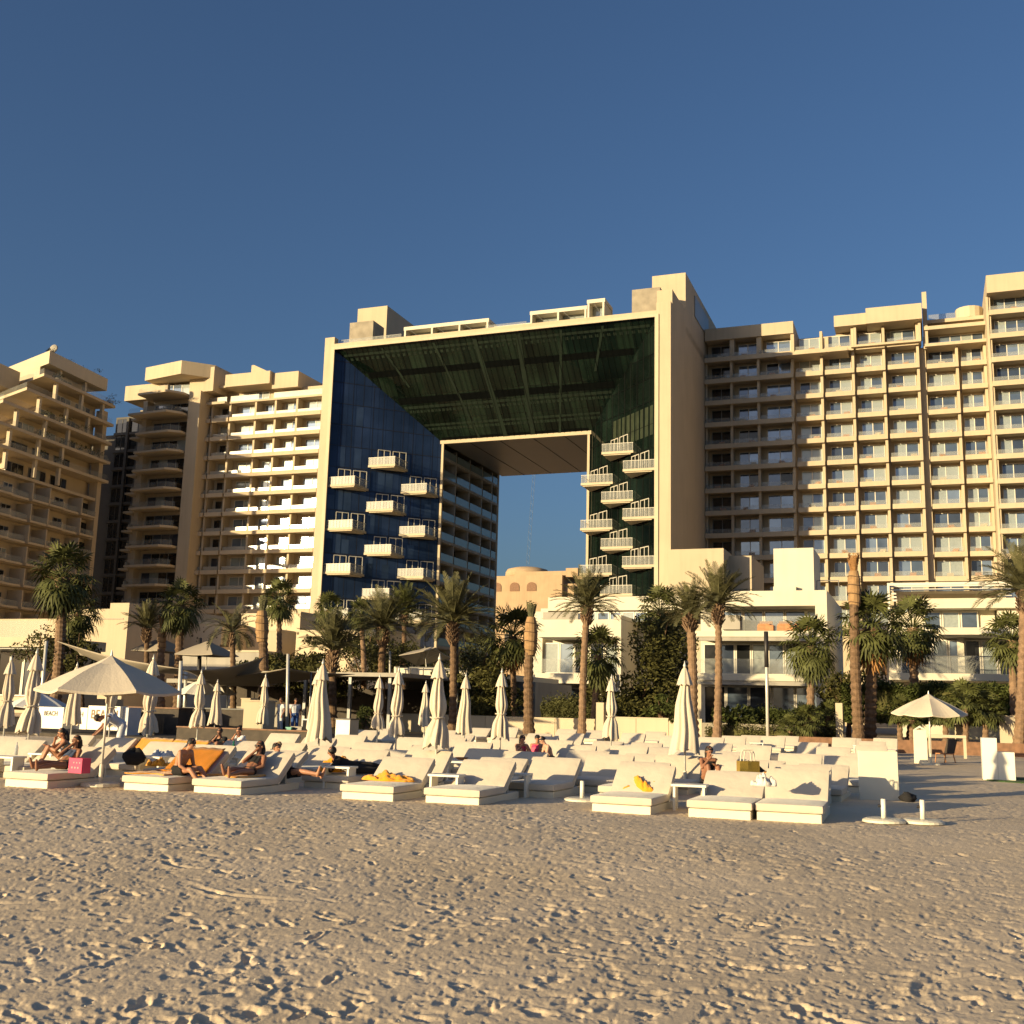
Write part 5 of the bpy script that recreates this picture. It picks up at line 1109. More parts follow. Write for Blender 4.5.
umb(3, 464, 690, 741, 'neat untied closed umbrella between the twisted one and the one left of the bathers')
umb(0, 322, 674, 740, 'broad closed umbrella standing over the yellow toweled chair, left of the man in black', base=(317, 774), sc=.98, da=40)
umb(3, 314, 690, 742, 'closed umbrella half hidden behind the broad one left of the man in black')
umb(4, 393, 681, 741, 'closed umbrella with a bulging waist, right of the slim one above the man in black', base=(395, 764))
umb(4, 377, 693, 739, 'slim closed umbrella directly above the back of the man in black', da=60)
umb(3, 424, 698, 736, 'small far closed umbrella peeping out left of the twisted one')
umb(2, 262, 694, 736, 'lone slim closed umbrella left of the standing waiters', da=33)
umb(1, 197, 688, 736, 'left of the pair of closed umbrellas in front of the dark counter', sc=.97, da=70)
umb(0, 214, 696, 734, 'right, straighter one of the pair of closed umbrellas in front of the dark counter', sc=.9)
umb(1, 29, 665, 734, 'closed umbrella with a flared skirt over the bending waiter', base=(25.5, 768), da=10)
umb(2, 4, 673, 732, 'closed umbrella cut by the left edge of the photo')
umb(3, 71, 682, 734, 'closed umbrella with straight pleats seen under the left half of the big open parasol')
umb(4, 109, 680, 733.5, 'closed umbrella seen just right of the big open parasol pole', da=15)
umb(4, 149, 677, 738, 'closed umbrella under the right tip of the big open parasol', base=(145, 766), da=40)
def open_umbrella(name, label, s, t, z, h=2.40, rad=1.36, rim=1.79, m='canvas', n=8, da=0, m2=None, drop=.045, cat='parasol', group=None):
    o = thing(name, label, cat, s, t, z, group, ROT+math.radians(da))
    b = MB(); b.tube([(0, 0, 0), (0, 0, h)], .025, 10); b.build('pole', 'pole_metal', o, smooth=True)
    mb = MB(); nr = 8
    for k in range(n):
        a0, a1 = 2*math.pi*k/n, 2*math.pi*(k+1)/n; vs = []
        for i in range(nr+1):
            f = .1+.9*i/nr
            for j in range(7):
                u = j/6; q = Vector((math.cos(a0), math.sin(a0), 0)).lerp(Vector((math.cos(a1), math.sin(a1), 0)), u); sag = math.sin(math.pi*u)
                q = q*rad*f*(1-.05*sag*f); z_ = h-(h-rim)*f-.055*sag*f+.05*math.sin(math.pi*f); vs.append((q.x, q.y, z_))
        for j in range(7): v = vs[nr*7+j]; vs.append((v[0], v[1], v[2]-drop))
        mb.add(vs, [(i*7+j, (i+1)*7+j, (i+1)*7+j+1, i*7+j+1) for i in range(nr+1) for j in range(6)])
    c = mb.build('canopy', m, o, smooth=False)
    v_ = MB(); vs = [(0, 0, h+.06)]+[(rad*.24*math.cos(2*math.pi*k/n), rad*.24*math.sin(2*math.pi*k/n), h-(h-rim)*.2) for k in range(n)]; v_.add(vs, [(0, k+1, (k+1) % n+1) for k in range(n)]); v_.build('vent_cap', m, c)
    b = MB()
    for k in range(n): a = 2*math.pi*k/n; b.tube([(0, 0, h-.03), (rad*.99*math.cos(a), rad*.99*math.sin(a), rim+.0)], .012, 4); b.tube([(0, 0, h-.75), (rad*.5*math.cos(a), rad*.5*math.sin(a), h-(h-rim)*.5-.04)], .01, 4)
    b.build('ribs', 'pole_metal', o)
    b = MB(); b.tube([(0, 0, h+.05), (0, 0, h+.16)], [.03, .008], 8); b.build('finial', 'pole_metal', o)
    b = MB(); b.tube([(0, 0, 0), (0, 0, .05), (0, 0, .07)], [.36, .35, .3], 20); b.tube([(0, 0, .07), (0, 0, .4)], .04, 10); b.build('base', 'lounger_base', o); return o
s, t = onz(100, 786, 0); open_umbrella('open_umbrella', 'big open cream parasol with a wide shallow canopy at the left front', s, t, 0, da=31, n=6)
s, t = onz(931, 765, 0); open_umbrella('open_umbrella', 'tilted open cream parasol over the white board at the right', s, t, 0, h=2.5, rad=1.32, rim=1.85, m='canvas', da=5).rotation_euler.x = math.radians(3)
s, t, z = aty(201, 693, 60); open_umbrella('open_umbrella', 'white open parasol behind the pair of closed umbrellas on the deck', s, t, DZ, h=z+.75-DZ, rad=1.3, rim=z-DZ, m='canvas_white')
s, t, z = aty(216, 693.5, 64); open_umbrella('open_umbrella', 'white open parasol mostly hidden behind the other white one on the deck', s, t, DZ, h=z+.75-DZ, rad=1.2, rim=z-DZ, m='canvas_white', da=14)
s, t, z = aty(38, 706, 50); open_umbrella('open_umbrella', 'white open parasol low behind the closed umbrella with a flared skirt', s, t, DZ-.3, h=z+.6-DZ+.3, rad=1.35, rim=z-DZ+.3, m='canvas_white')
for (x, y, Y, rd, lab) in ((160, 651, 78, 2.0, 'large cream square-edged parasol behind the lopped trunk'), (207, 655, 74, 2.1, 'large cream parasol above the shade sail, right of the dark lamp post')):
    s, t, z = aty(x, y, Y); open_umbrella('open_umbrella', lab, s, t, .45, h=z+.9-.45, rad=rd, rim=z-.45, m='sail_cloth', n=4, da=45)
s, t = ont(428, 655, 68)[0], 68; z = Z(428, 655, 68); z0 = Z(428, 668, 68)-.2
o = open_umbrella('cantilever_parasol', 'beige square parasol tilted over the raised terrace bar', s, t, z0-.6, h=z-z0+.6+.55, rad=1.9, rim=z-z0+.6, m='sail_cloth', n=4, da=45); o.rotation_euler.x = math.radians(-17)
# ================================================================= TABLES, CARTS, TOWELS, BAGS
def side_table(): 
    o = bpy.data.objects.new('side_table', None); C.objects.link(o)
    b = MB(); b.box(-.3, .3, -.2, .2, .40, .44); b.build('top', 'white_paint', o, bevel=.004)
    for x in (-.25, .25): b = MB(); b.box(x-.02, x+.02, -.17, .17, 0, .398); b.build('leg', 'white_paint', o)
    return o
ST = side_table(); ut = False
def table(x, y, label, zt=.44, z=0):
    global ut; s, t = onz(x, y, zt); o = copy_tree(ST) if ut else ST; ut = True; place(o, s, t, z, ROT+math.radians(4), None, label, 'small white side tables'); o['category'] = 'side table'; return s, t
for x, y, lb in ((690, 784, 'white side table in front of the woman hugging her knees'), (447, 774, 'white side table right of the twisted umbrella pole'), (153, 756, 'white side table under the closed umbrella beside the bare backed man'), (46, 753, 'white side table in front of the woman holding a phone'),
                 (461, 761, 'white side table with an orange bowl, left of the empty second row lounger'), (515, 773, 'white side table in shade behind the second row lounger'), (231, 757, 'white side table with a green bottle behind the woman in sunglasses'), (340, 766, 'white side table with folded towels beside the man in black'),
                 (757, 742.5, 'small far white side table in the back rows behind the gold bag'), (860, 745, 'small far white side table among the back rows at the right'), (160, 750, 'white side table left of the yellow toweled lounger'), (288, 743, 'long white side table in the shade near the waiters'), (345, 741, 'white side table with an open shelf behind the broad closed umbrella'), (110, 752, 'white side table between the big parasol pole and the orange towel'), (8, 756, 'white side table cut by the left edge')): table(x, y, lb)
def base(x, y, label):
    s, t = onz(x, y, 0); o = thing('umbrella_base', label, 'umbrella base', s, t, 0, 'empty umbrella bases')
    b = MB(); b.tube([(0, 0, 0), (0, 0, .035), (0, 0, .06)], [.34, .33, .27], 24); b.build('foot', 'lounger_base', o)
    b = MB(); b.tube([(0, 0, .06), (0, 0, .36)], .04, 12); b.build('sleeve', 'white_paint', o, smooth=True)
    b = MB(); b.tube([(-.04, 0, .25), (-.085, 0, .25)], .025, 8); b.build('knob', 'black_metal', o)
base(884, 822, 'empty white umbrella base nearest the upright white panel'); base(923, 823, 'empty white umbrella base at the far right of the front row'); base(582, 801, 'empty white umbrella base in front of the second row lounger')
# upright lounger platform leaning as a white panel
s0, t0 = onz(864.5, 799.5, 0); s1, t1 = onz(895, 801, 0); o = thing('upright_panel', 'tall plain white panel standing upright on the sand behind the empty bases', 'panel', (s0+s1)/2, (t0+t1)/2)
b = MB(); b.box(-.39, .39, 0, .06, -.02, .98); b.build('board', 'lounger_base', o, bevel=.01); b = MB(); b.box(-.36, .36, .08, .16, 0, .93); b.build('back_frame', 'white_paint', o); o.rotation_euler.x = math.radians(-6); o.rotation_euler.z = math.radians(-12)
s0, t0 = onz(927, 764, 0); o = thing('white_board', 'narrow white board tilted against the open umbrella pole at the right', 'board', s0-.2, t0); b = MB(); b.box(-.24, .24, -.04, .06, 0, 1.25); b.build('board', 'lounger_base', o, bevel=.01); b = MB(); b.tube([(-.2, 0, 1.25), (0, .02, 1.36), (.2, 0, 1.25)], [.02, .05, .02], 8); b.build('folded_towel', 'towel_white', o); o.rotation_euler.x = math.radians(-9)
s0, t0 = onz(999, 780, 0); o = thing('white_steps', 'white stepped wooden block at the right edge on a patch of turf', 'steps', s0, t0)
b = MB(); b.prism([(-.42, -.3), (-.02, -.3), (-.02, .45), (-.42, .45)], 0, 1.16); b.prism([(-.017, -.3), (.42, -.3), (.42, .45), (-.017, .45)], 0, .78); b.build('body', 'white_paint', o, bevel=.006)
b = MB((0, 0, 0)); o = MB(); o.tube([(0, 0, -.02), (0, 0, .022)], [2.2, 2.15], 40); g_ = o.build('turf_patch', 'turf', None, loc=fw(s0+1.7, t0+.4, 0), rotz=0); g_.scale = (1, .8, 1); tag(g_, kind='structure')
# folding chair
s0, t0 = onz(945, 763, 0); o = thing('wooden_chair', 'low wooden folding chair behind the open umbrella at the right', 'chair', s0, t0, 0, rot=math.radians(-65))
b = MB(); b.box(-.25, .25, -.22, .24, .33, .37); b.build('seat', 'orange_wood', o)
b = MB(); b.add([(-.24, .22, .36), (.24, .22, .36), (.24, .42, .9), (-.24, .42, .9), (-.24, .25, .36), (.24, .25, .36), (.24, .45, .9), (-.24, .45, .9)], [(0, 1, 2, 3), (4, 7, 6, 5), (0, 4, 5, 1), (2, 6, 7, 3)]); b.build('backrest', 'dark_wood', o)
for x in (-.23, .23):
    for ya, yb in ((-.2, -.26), (.2, .30)): b = MB(); b.tube([(x, ya, .34), (x, yb, 0)], .022, 5); b.build('leg', 'orange_wood', o)
# rocks / black lump
def lump(name, label, cat, x, y, z, r, m, seed=1, zs=.6):
    s, t = onz(x, y, z); rr = random.Random(seed); o = MB(); n = 14; vs = []
    for i in range(9):
        th = math.pi*i/8
        for j in range(n): ph = 2*math.pi*j/n; q = r*(1+.18*math.sin(3*ph+seed)+.12*math.sin(5*th+ph*2)+rr.uniform(-.08, .08)); vs.append((q*math.sin(th)*math.cos(ph), q*math.sin(th)*math.sin(ph)*.8, max(-.02, q*math.cos(th)*zs+r*zs*.8)))
    o.add(vs, [(i*n+j, (i+1)*n+j, (i+1)*n+(j+1) % n, i*n+(j+1) % n) for i in range(8) for j in range(n)])
    ob = o.build(name, m, None, smooth=True, loc=fw(s, t, z), rotz=rr.uniform(0, 3)); return tag(ob, label, cat)
lump('black_bag', 'small black bag lying on the sand right of the upright white panel', 'bag', 908, 802, 0, .16, 'black_cloth', 2)
lump('black_bag', 'black bag on the orange toweled lounger near the big parasol', 'bag', 134, 764, .27, .22, 'black_cloth', 3, .8)
lump('black_bag', 'black bag beside the towels at the right of the gold bag', 'bag', 749, 779, .42, .24, 'black_cloth', 5, .7)
lump('black_bag', 'round black bag between two second row loungers', 'bag', 469, 764, .2, .16, 'black_cloth', 6, .8)
lump('dark_pouch', 'dark pouch among the crumpled clothes behind the woman in sunglasses', 'pouch', 205, 765, .3, .2, 'black_cloth', 7, .5)
lump('head_wrap', 'dark scarf lying behind the woman with the pink bag', 'scarf', 74, 756, .45, .26, 'black_cloth', 8, .5)
for (x, y, r_, sd) in ((745, 772, .10, 1), (735, 776, .09, 3)): pass
def cloth(name, label, cat, x, y, z, L, Wd, m, seed, amp=.06, folds=5, rot=0):
    """crumpled towel: a thick folded sheet"""
    s, t = onz(x, y, z); n, k = 40, 28; vs = []; rr = random.Random(seed); ph = [rr.uniform(0, 6) for _ in range(8)]
    for i in range(n):
        for j in range(k):
            u, v = i/(n-1), j/(k-1); e = math.sin(math.pi*u)**.4*math.sin(math.pi*v)**.4
            hgt = .35*abs(math.sin(23*u+ph[6]+6*v))*abs(math.sin(17*v+ph[7]-5*u))+abs(math.sin(folds*u*2+ph[0]+math.sin(v*5+ph[1])))*.5+abs(math.sin(v*7+ph[2]+3*u))*.4+.3*math.sin(11*u+ph[3]+4*v)
            x_ = (u-.5)*L*(1+.12*math.sin(v*6+ph[4])); y_ = (v-.5)*Wd*(1+.25*math.sin(u*7+ph[5])); vs.append((x_, y_, .004+max(0, hgt)*amp*e*1.6))
    mb = MB(); mb.add(vs, [(i*k+j, (i+1)*k+j, (i+1)*k+j+1, i*k+j+1) for i in range(n-1) for j in range(k-1)])
    ob = mb.build(name, m, None, smooth=True, loc=fw(s, t, z), rotz=ROT+rot); md = ob.modifiers.new('thick', 'SOLIDIFY'); md.thickness = .014; md.offset = 1; return tag(ob, label, cat)
cloth('beach_towel', 'crumpled yellow towel on the front lounger right of centre', 'towel', 642, 791, .27, .62, .34, 'towel', 1, .13)
cloth('beach_towel', 'long crumpled yellow towel on the front lounger right of the man in black', 'towel', 388, 781, .27, .95, .36, 'towel', 2, .08)
cloth('beach_towel', 'small yellow towel lying flat under the bare backed man', 'towel', 160, 773.5, .272, 1.0, .8, 'towel', 3, .012)
cloth('beach_towel', 'yellow towel spread under the woman in sunglasses', 'towel', 246, 775, .272, .95, 1.4, 'towel', 4, .02)
cloth('beach_towel', 'yellow towel bundle on the lounger behind the bare backed man', 'towel', 158, 766, .27, .5, .3, 'towel', 5, .08)
cloth('beach_towel', 'white towel hanging over the corner of the empty front lounger by the gold bag', 'towel', 764, 786, .5, .36, .28, 'towel_white', 6, .10)
cloth('beach_towel', 'folded orange towel between the gold bag and the nearest lounger', 'towel', 762, 775, .5, .36, .22, 'towel', 7, .05)
cloth('beach_towel', 'folded ochre towels on the side table by the man in black', 'towel', 339, 763, .45, .5, .3, 'towel', 8, .07)
cloth('beach_towel', 'second ochre towel bundle beside the elbow of the man in black', 'towel', 331, 772, .30, .5, .3, 'towel', 9, .08)
cloth('crumpled_clothes', 'pale crumpled clothes heap behind the woman in sunglasses', 'clothes', 214, 762, .4, .6, .4, 'white_cloth', 10, .12)
cloth('crumpled_clothes', 'grey clothes bundle on a lounger near the yellow towels', 'clothes', 161, 757, .4, .5, .4, 'denim' and 'white_cloth', 11, .08)
cloth('beach_towel', 'yellow towel edge beside the man in black feet', 'towel', 430, 742, .3, .3, .2, 'towel', 12, .05)
def draped(x, y, label, rot=0, skip=()):        # towel hung over a raised backrest, found by the backrest top pixel
    s, t = onz(x, y, .67); best = min([q for i_, q in enumerate(LNG) if i_ not in skip], key=lambda q: (q[1]-s)**2+(q[2]+1.8-t)**2); o_, s_, t_ = best; mb = MB(); n, k = 16, 12; vs = []
    a = math.radians(37)
    for i in range(n):
        for j in range(k):
            u, v = i/(n-1), j/(k-1); L = v*1.02; wv = .012*math.sin(u*16+v*3)+.01*math.sin(v*11+u*5)
            if L < .72: p = Vector((0, 1.215+(.77-.05-L)*math.cos(a)-.09, .135+(.77-L)*math.sin(a)+.105))
            else: p = Vector((0, 1.13-(L-.72)+.05, .285))
            p += Vector(((u-.5)*.98, 0, .012+abs(wv))); vs.append(p)
    mb.add(vs, [(i*k+j, i*k+j+1, (i+1)*k+j+1, (i+1)*k+j) for i in range(n-1) for j in range(k-1)])
    ob = mb.build('beach_towel', 'towel', None, smooth=True, loc=o_.location, rotz=o_.rotation_euler.z); md = ob.modifiers.new('t', 'SOLIDIFY'); md.thickness = .012; md.offset = 1; return tag(ob, label, 'towel', 'yellow towels draped over loungers')
draped(130, 751, 'orange towel draped over the lounger with the black bag, under the big parasol'); draped(178, 752, 'yellow towel draped over the backrest behind the bare backed man'); draped(300, 755, 'bright yellow towel draped over the backrest right of the woman in sunglasses', skip=(2, 3, 10))
draped(238, 742, 'yellow towel on the far lounger behind the two dark haired heads')
draped(180, 741, 'yellow towel on the far lounger left of the two dark haired heads')
# bags and small things
s, t = onz(79, 773, .27); o = thing('gift_bag', 'pink patterned paper bag on the front lounger at the left', 'bag', s, t, .27, rot=math.radians(-30))
b = MB(); b.box(-.18, .18, -.1, .1, 0, .27); b.build('body', 'pink', o); b = MB(); b.box(-.183, -.1805, -.098, .098, .005, .265); b.build('side_panel', 'pale_pink', o)
b = MB()
for x in (-.08, .0, .08): b.tube([(x, -.101, .1), (x, -.103, .1)], .02, 8); b.tube([(x+.04, -.101, .19), (x+.04, -.103, .19)], .016, 8)
b.build('dots', 'pale_pink', o)
s, t = LNG[6][1]+.12, LNG[6][2]+2.32; _st = copy_tree(ST); place(_st, s, t, 0, ROT, None, 'white side table hidden behind a front lounger, under the gold bag', 'small white side tables'); _st['category'] = 'side table'; o = thing('gold_bag', 'shiny gold tote bag with two handles standing in the rows behind the front loungers', 'bag', s, t, .44, rot=math.radians(12)); o.scale = (.95, .95, 1.05)
b = MB(); b.prism([(-.2, -.08), (-.05, -.12), (.2, -.08), (.2, .08), (-.2, .08)], 0, .36); b.build('body', 'gold', o)
for y in (-.06, .06): b = MB(); b.tube([(-.12+y, y, .35), (-.1+y, y, .5), (-.07+y, y, .54), (.05+y, y, .54), (.08+y, y, .5), (.1+y, y, .35)], .012, 6); b.build('handle', 'lounger_base', o)
def bottle(x, y, z, m, label, h=.26, r_=.035):
    s, t = onz(x, y, z); mb = MB(); mb.tube([(0, 0, 0), (0, 0, h*.6), (0, 0, h*.72), (0, 0, h*.8), (0, 0, h)], [r_, r_, r_*.7, r_*.36, r_*.36], 10); tag(mb.build('bottle', m, None, smooth=True, loc=fw(s, t, z)), label, 'bottle')
mat('bottle_green', (.01, .12, .05), .1, .1, 2, spec=.8); mat('bottle_clear', (.5, .55, .58), .05, .1, 2, spec=.8, alpha=.6)
bottle(233, 756, .44, 'bottle_green', 'green wine bottle leaning in a bucket behind the woman in sunglasses', .34, .045)
bottle(743.5, 777, .5, 'bottle_clear', 'clear water bottle between the gold bag and the towels'); bottle(16, 755, .44, 'bottle_clear', 'clear bottle on the table at the left edge'); bottle(47, 752, .44, 'bottle_clear', 'small clear glass on the table by the woman with the phone', .14)
s, t = onz(229, 757.5, .44); o = MB(); o.tube([(0, 0, 0), (0, 0, .2)], [.09, .12], 14); tag(o.build('ice_bucket', 'bottle_clear', None, loc=fw(s, t, .44)), 'clear ice bucket on the table behind the woman in sunglasses', 'bucket')
s, t = onz(462, 760, .44); o = MB(); o.tube([(0, 0, 0), (0, 0, .06)], [.08, .16], 14); tag(o.build('bowl', 'orange_wood', None, loc=fw(s, t, .44)), 'orange bowl on the side table left of centre', 'bowl')
# deck furniture beside the bar
def box_thing(name, label, cat, x0, x1, yt, t, z0, dep, m, m2=None, group=None):
    s0, s1 = S(x0, t, 720), S(x1, t, 720); z = Z((x0+x1)/2, yt, t); o = thing(name, label, cat, s0, t, z0, group); b = MB((s0, t, z0)); b.box(s0, s1, t, t+dep, z0, z-.05); b.build('body', m, o); b = MB((s0, t, z0)); b.box(s0-.03, s1+.03, t-.03, t+dep+.03, z-.048, z); b.build('top', m2 or m, o); return o
box_thing('towel_station', 'grey cabinet with small dark lettering right of the broad closed umbrella', 'cabinet', 336, 350, 718.5, 37.5, .1, .7, 'grey_metal', 'black_metal')
box_thing('towel_station', 'white topped black stand left of the broad closed umbrella', 'cabinet', 303, 316, 719, 38, .3, .6, 'black_cloth', 'white_cloth')
box_thing('towel_crate', 'pale crate on the deck edge at the feet of the waiters', 'crate', 292, 302, 726.5, 38.5, DZ, .5, 'plaster_grey')
box_thing('teal_bucket', 'teal bucket on the deck beside the waiters', 'bucket', 287, 291.5, 727, 38.3, DZ, .3, 'teal')
box_thing('bar_display', 'light tan display cabinet standing on the deck behind the dark counter', 'cabinet', 240, 249, 698, 46, DZ, .6, 'plaster')
s, t, z = aty(314, 713, 41); o = thing('flag', 'small green white and red flag behind the broad closed umbrella', 'flag', s, t, DZ)
for i, m_ in enumerate(('flag_green', 'white_cloth', 'flag_red')):
    b = MB(); h0 = z-DZ+.35-i*.22; b.add([(-.18+.08*i, 0, h0), (.1+.05*i, .05, h0+.02), (.14+.06*i, .02, h0-.22), (-.12+.08*i, -.03, h0-.24)], [(0, 1, 2, 3)]); b.build('stripe', m_, o)
b = MB(); b.tube([(.05, .1, 0), (.05, .1, z-DZ+.5)], .02, 5); b.build('staff', 'black_metal', o)
def dining(x, y, Y, kind, label, m='white_cloth'):
    s, t, z = aty(x, y, Y); o = thing('restaurant_'+kind, label, kind, s, t, DZ, 'restaurant furniture on the deck' if 0 else None, rot=ROT+random.uniform(-.6, .6))
    if kind == 'table': b = MB(); b.box(-.45, .45, -.4, .4, .70, .74); b.build('top', m, o); b = MB(); b.tube([(0, 0, 0), (0, 0, .7)], .04, 6); b.build('pedestal', 'black_metal', o)
    else:
        b = MB(); b.box(-.26, .26, -.26, .26, .3, .46); b.build('seat', m, o); b = MB(); b.box(-.26, .26, .2, .28, .463, .88); b.build('backrest', m, o)
        for a in (-.22, .22):
            for c_ in (-.22, .22): b = MB(); b.box(a-.02, a+.02, c_-.02, c_+.02, 0, .298); b.build('leg', 'wood', o)
    return o
POS = ['behind the wide lettered board', 'just right of the grey box by the boards', 'between the lettered boards and the thick white mast', 'left of the thick white mast', 'right of the thick white mast', 'under the white open parasol', 'right of the white open parasol', 'near the tan display cabinet', 'behind the lone slim closed umbrella', 'behind the flag']
for i, x in enumerate((112, 126, 138, 152, 168, 178, 193, 206, 221, 236)):
    dining(x, 706, 54+(i % 3)*2, 'chair', 'cream padded restaurant chair '+POS[i], 'plaster_pale' if i % 2 else 'white_cloth'); dining(x+6, 703, 58+(i % 2)*2, 'table', 'white topped restaurant table '+POS[i])
for i, (x, lb) in enumerate(((132, 'left'), (145, 'middle'), (158, 'right'))): lump('cushion_pile', f'{lb} one of three pale cushions piled above the dark slatted fence', 'cushion', x, 700, 1.45, .35, 'rock', 20+i, .7)
s0, s1 = S(126, 40, 720), S(147, 40, 720); o = thing('slatted_fence', 'dark slatted fence panel right of the wide lettered board', 'fence', s0, 40, DZ); b = MB((s0, 40, DZ))
for i in range(9): b.box(s0+i*(s1-s0)/9, s0+(i+.45)*(s1-s0)/9, 40, 40.1, DZ, DZ+.95)
b.build('slats', 'dark_wood', o); b = MB((s0, 40, DZ)); b.box(s0, s1, 39.95, 40.15, DZ+.953, DZ+1.03); b.build('rail', 'dark_wood', o)
# balcony furniture on the hotel wings
def balc_chair():
    o = MB(); o.box(-.3, .3, -.3, .3, .12, .42); o.box(-.3, .3, .2, .34, .423, .8); return o
if FURN:
    me = None
    for i, (Oo, s, t, z) in enumerate(FURN[:90]):
        rr = i % 3
        if rr == 0 or me is None:
            pass
        k = 'orange_wood' if i % 3 else 'plaster_pale'
        key = 'fur'+k
        if key not in protos: o = balc_chair().build('balcony_chair', k); protos[key] = o.data; bpy.data.objects.remove(o)
        o = bpy.data.objects.new('balcony_chair', protos[key]); C.objects.link(o); o.location = fw(s, t, z); o.rotation_euler = (0, 0, ROT+random.uniform(-.5, .5)); o.scale = (1.6, 1.2, 1)
        tag(o, 'low terracotta coloured chair on a balcony of the cream hotel wings' if k == 'orange_wood' else 'low cream coloured chair on a balcony of the cream hotel wings', 'chair', 'terracotta chairs on the hotel balconies' if k == 'orange_wood' else 'cream chairs on the hotel balconies')
for i, (x, lb) in enumerate(((763, 'left'), (783, 'middle'), (800, 'right'))):
    s_ = S(x, 77.2, 625); z_ = Z(780, 629, 77.9); o = MB(); o.box(-.55, .55, -.3, .3, -.1, .3); o.box(-.45, .45, .1, .3, .303, .6); o.box(-.5, .3, -.32, .0, .303, .4); tag(o.build('terrace_sofa', 'orange_wood', None, loc=fw(s_, 78.6, z_), rotz=ROT), f'{lb} one of three orange sofas on the upper terrace of the lamp post villa', 'sofa')
for i, (tt, z_, x, lb) in enumerate(((10, 62.6, 50, 'round shrub'), )): pass
# terrace planting on the far left building
for i, (x, y, k) in enumerate(((13.2, 62.6, 0), (18, 62.4, 1), (24.5, 62.6, 2), (11.5, 57.4, 1), (28, 57.4, 2), (14, 49.9, 1), (19, 49.9, 2), (9.5, 49.9, 1), (9.2, 46.2, 1), (16, 46.2, 2), (20, 46.2, 0), (24.5, 46.2, 1), (9, 42.5, 0), (14, 42.5, 0))):
    r = random.Random(i); o = bpy.data.objects.new('potted_shrub', None); C.objects.link(o); e = Vector((.242, .970, 0)); nn = Vector((.970, -.242, 0)); o.location = Vector((-85.47, 180, 0))+e*x+nn*(.3 if y < 60 else -3)+Vector((0, 0, y))
    b = MB(); b.tube([(0, 0, 0), (0, 0, .6)], [.3, .4], 8); b.build('pot', 'plaster_pale', o); b = MB(); leaf_cloud(b, (0, 0, 1.0 if k != 2 else .9), (.8+.5*k, .8+.5*k, .75), 260, .12, r); b.build('foliage', 'tree_leaf', o)
    tag(o, 'potted shrub on the planted terraces of the far left building', 'shrub', 'potted shrubs on the left building terraces')
s_, t_, z_ = None, None, None
o = bpy.data.objects.new('satellite_dish', None); C.objects.link(o); o.location = Vector((-85.47, 180, 0))+Vector((.242, .970, 0))*14+Vector((.970, -.242, 0))*-3+Vector((0, 0, 62.6)); tag(o, 'round dish on a short pole on top of the far left building', 'dish')
b = MB(); b.tube([(0, 0, 0), (0, 0, 1.2)], .07, 6); b.build('pole', 'grey_metal', o); b = MB(); b.tube([(0, 0, 1.9), (-.06, -.2, 1.95), (-.08, -.26, 1.95)], [.85, .8, .45], 18); b.build('dish', 'plaster_grey', o).rotation_euler = (0, 0, 0)
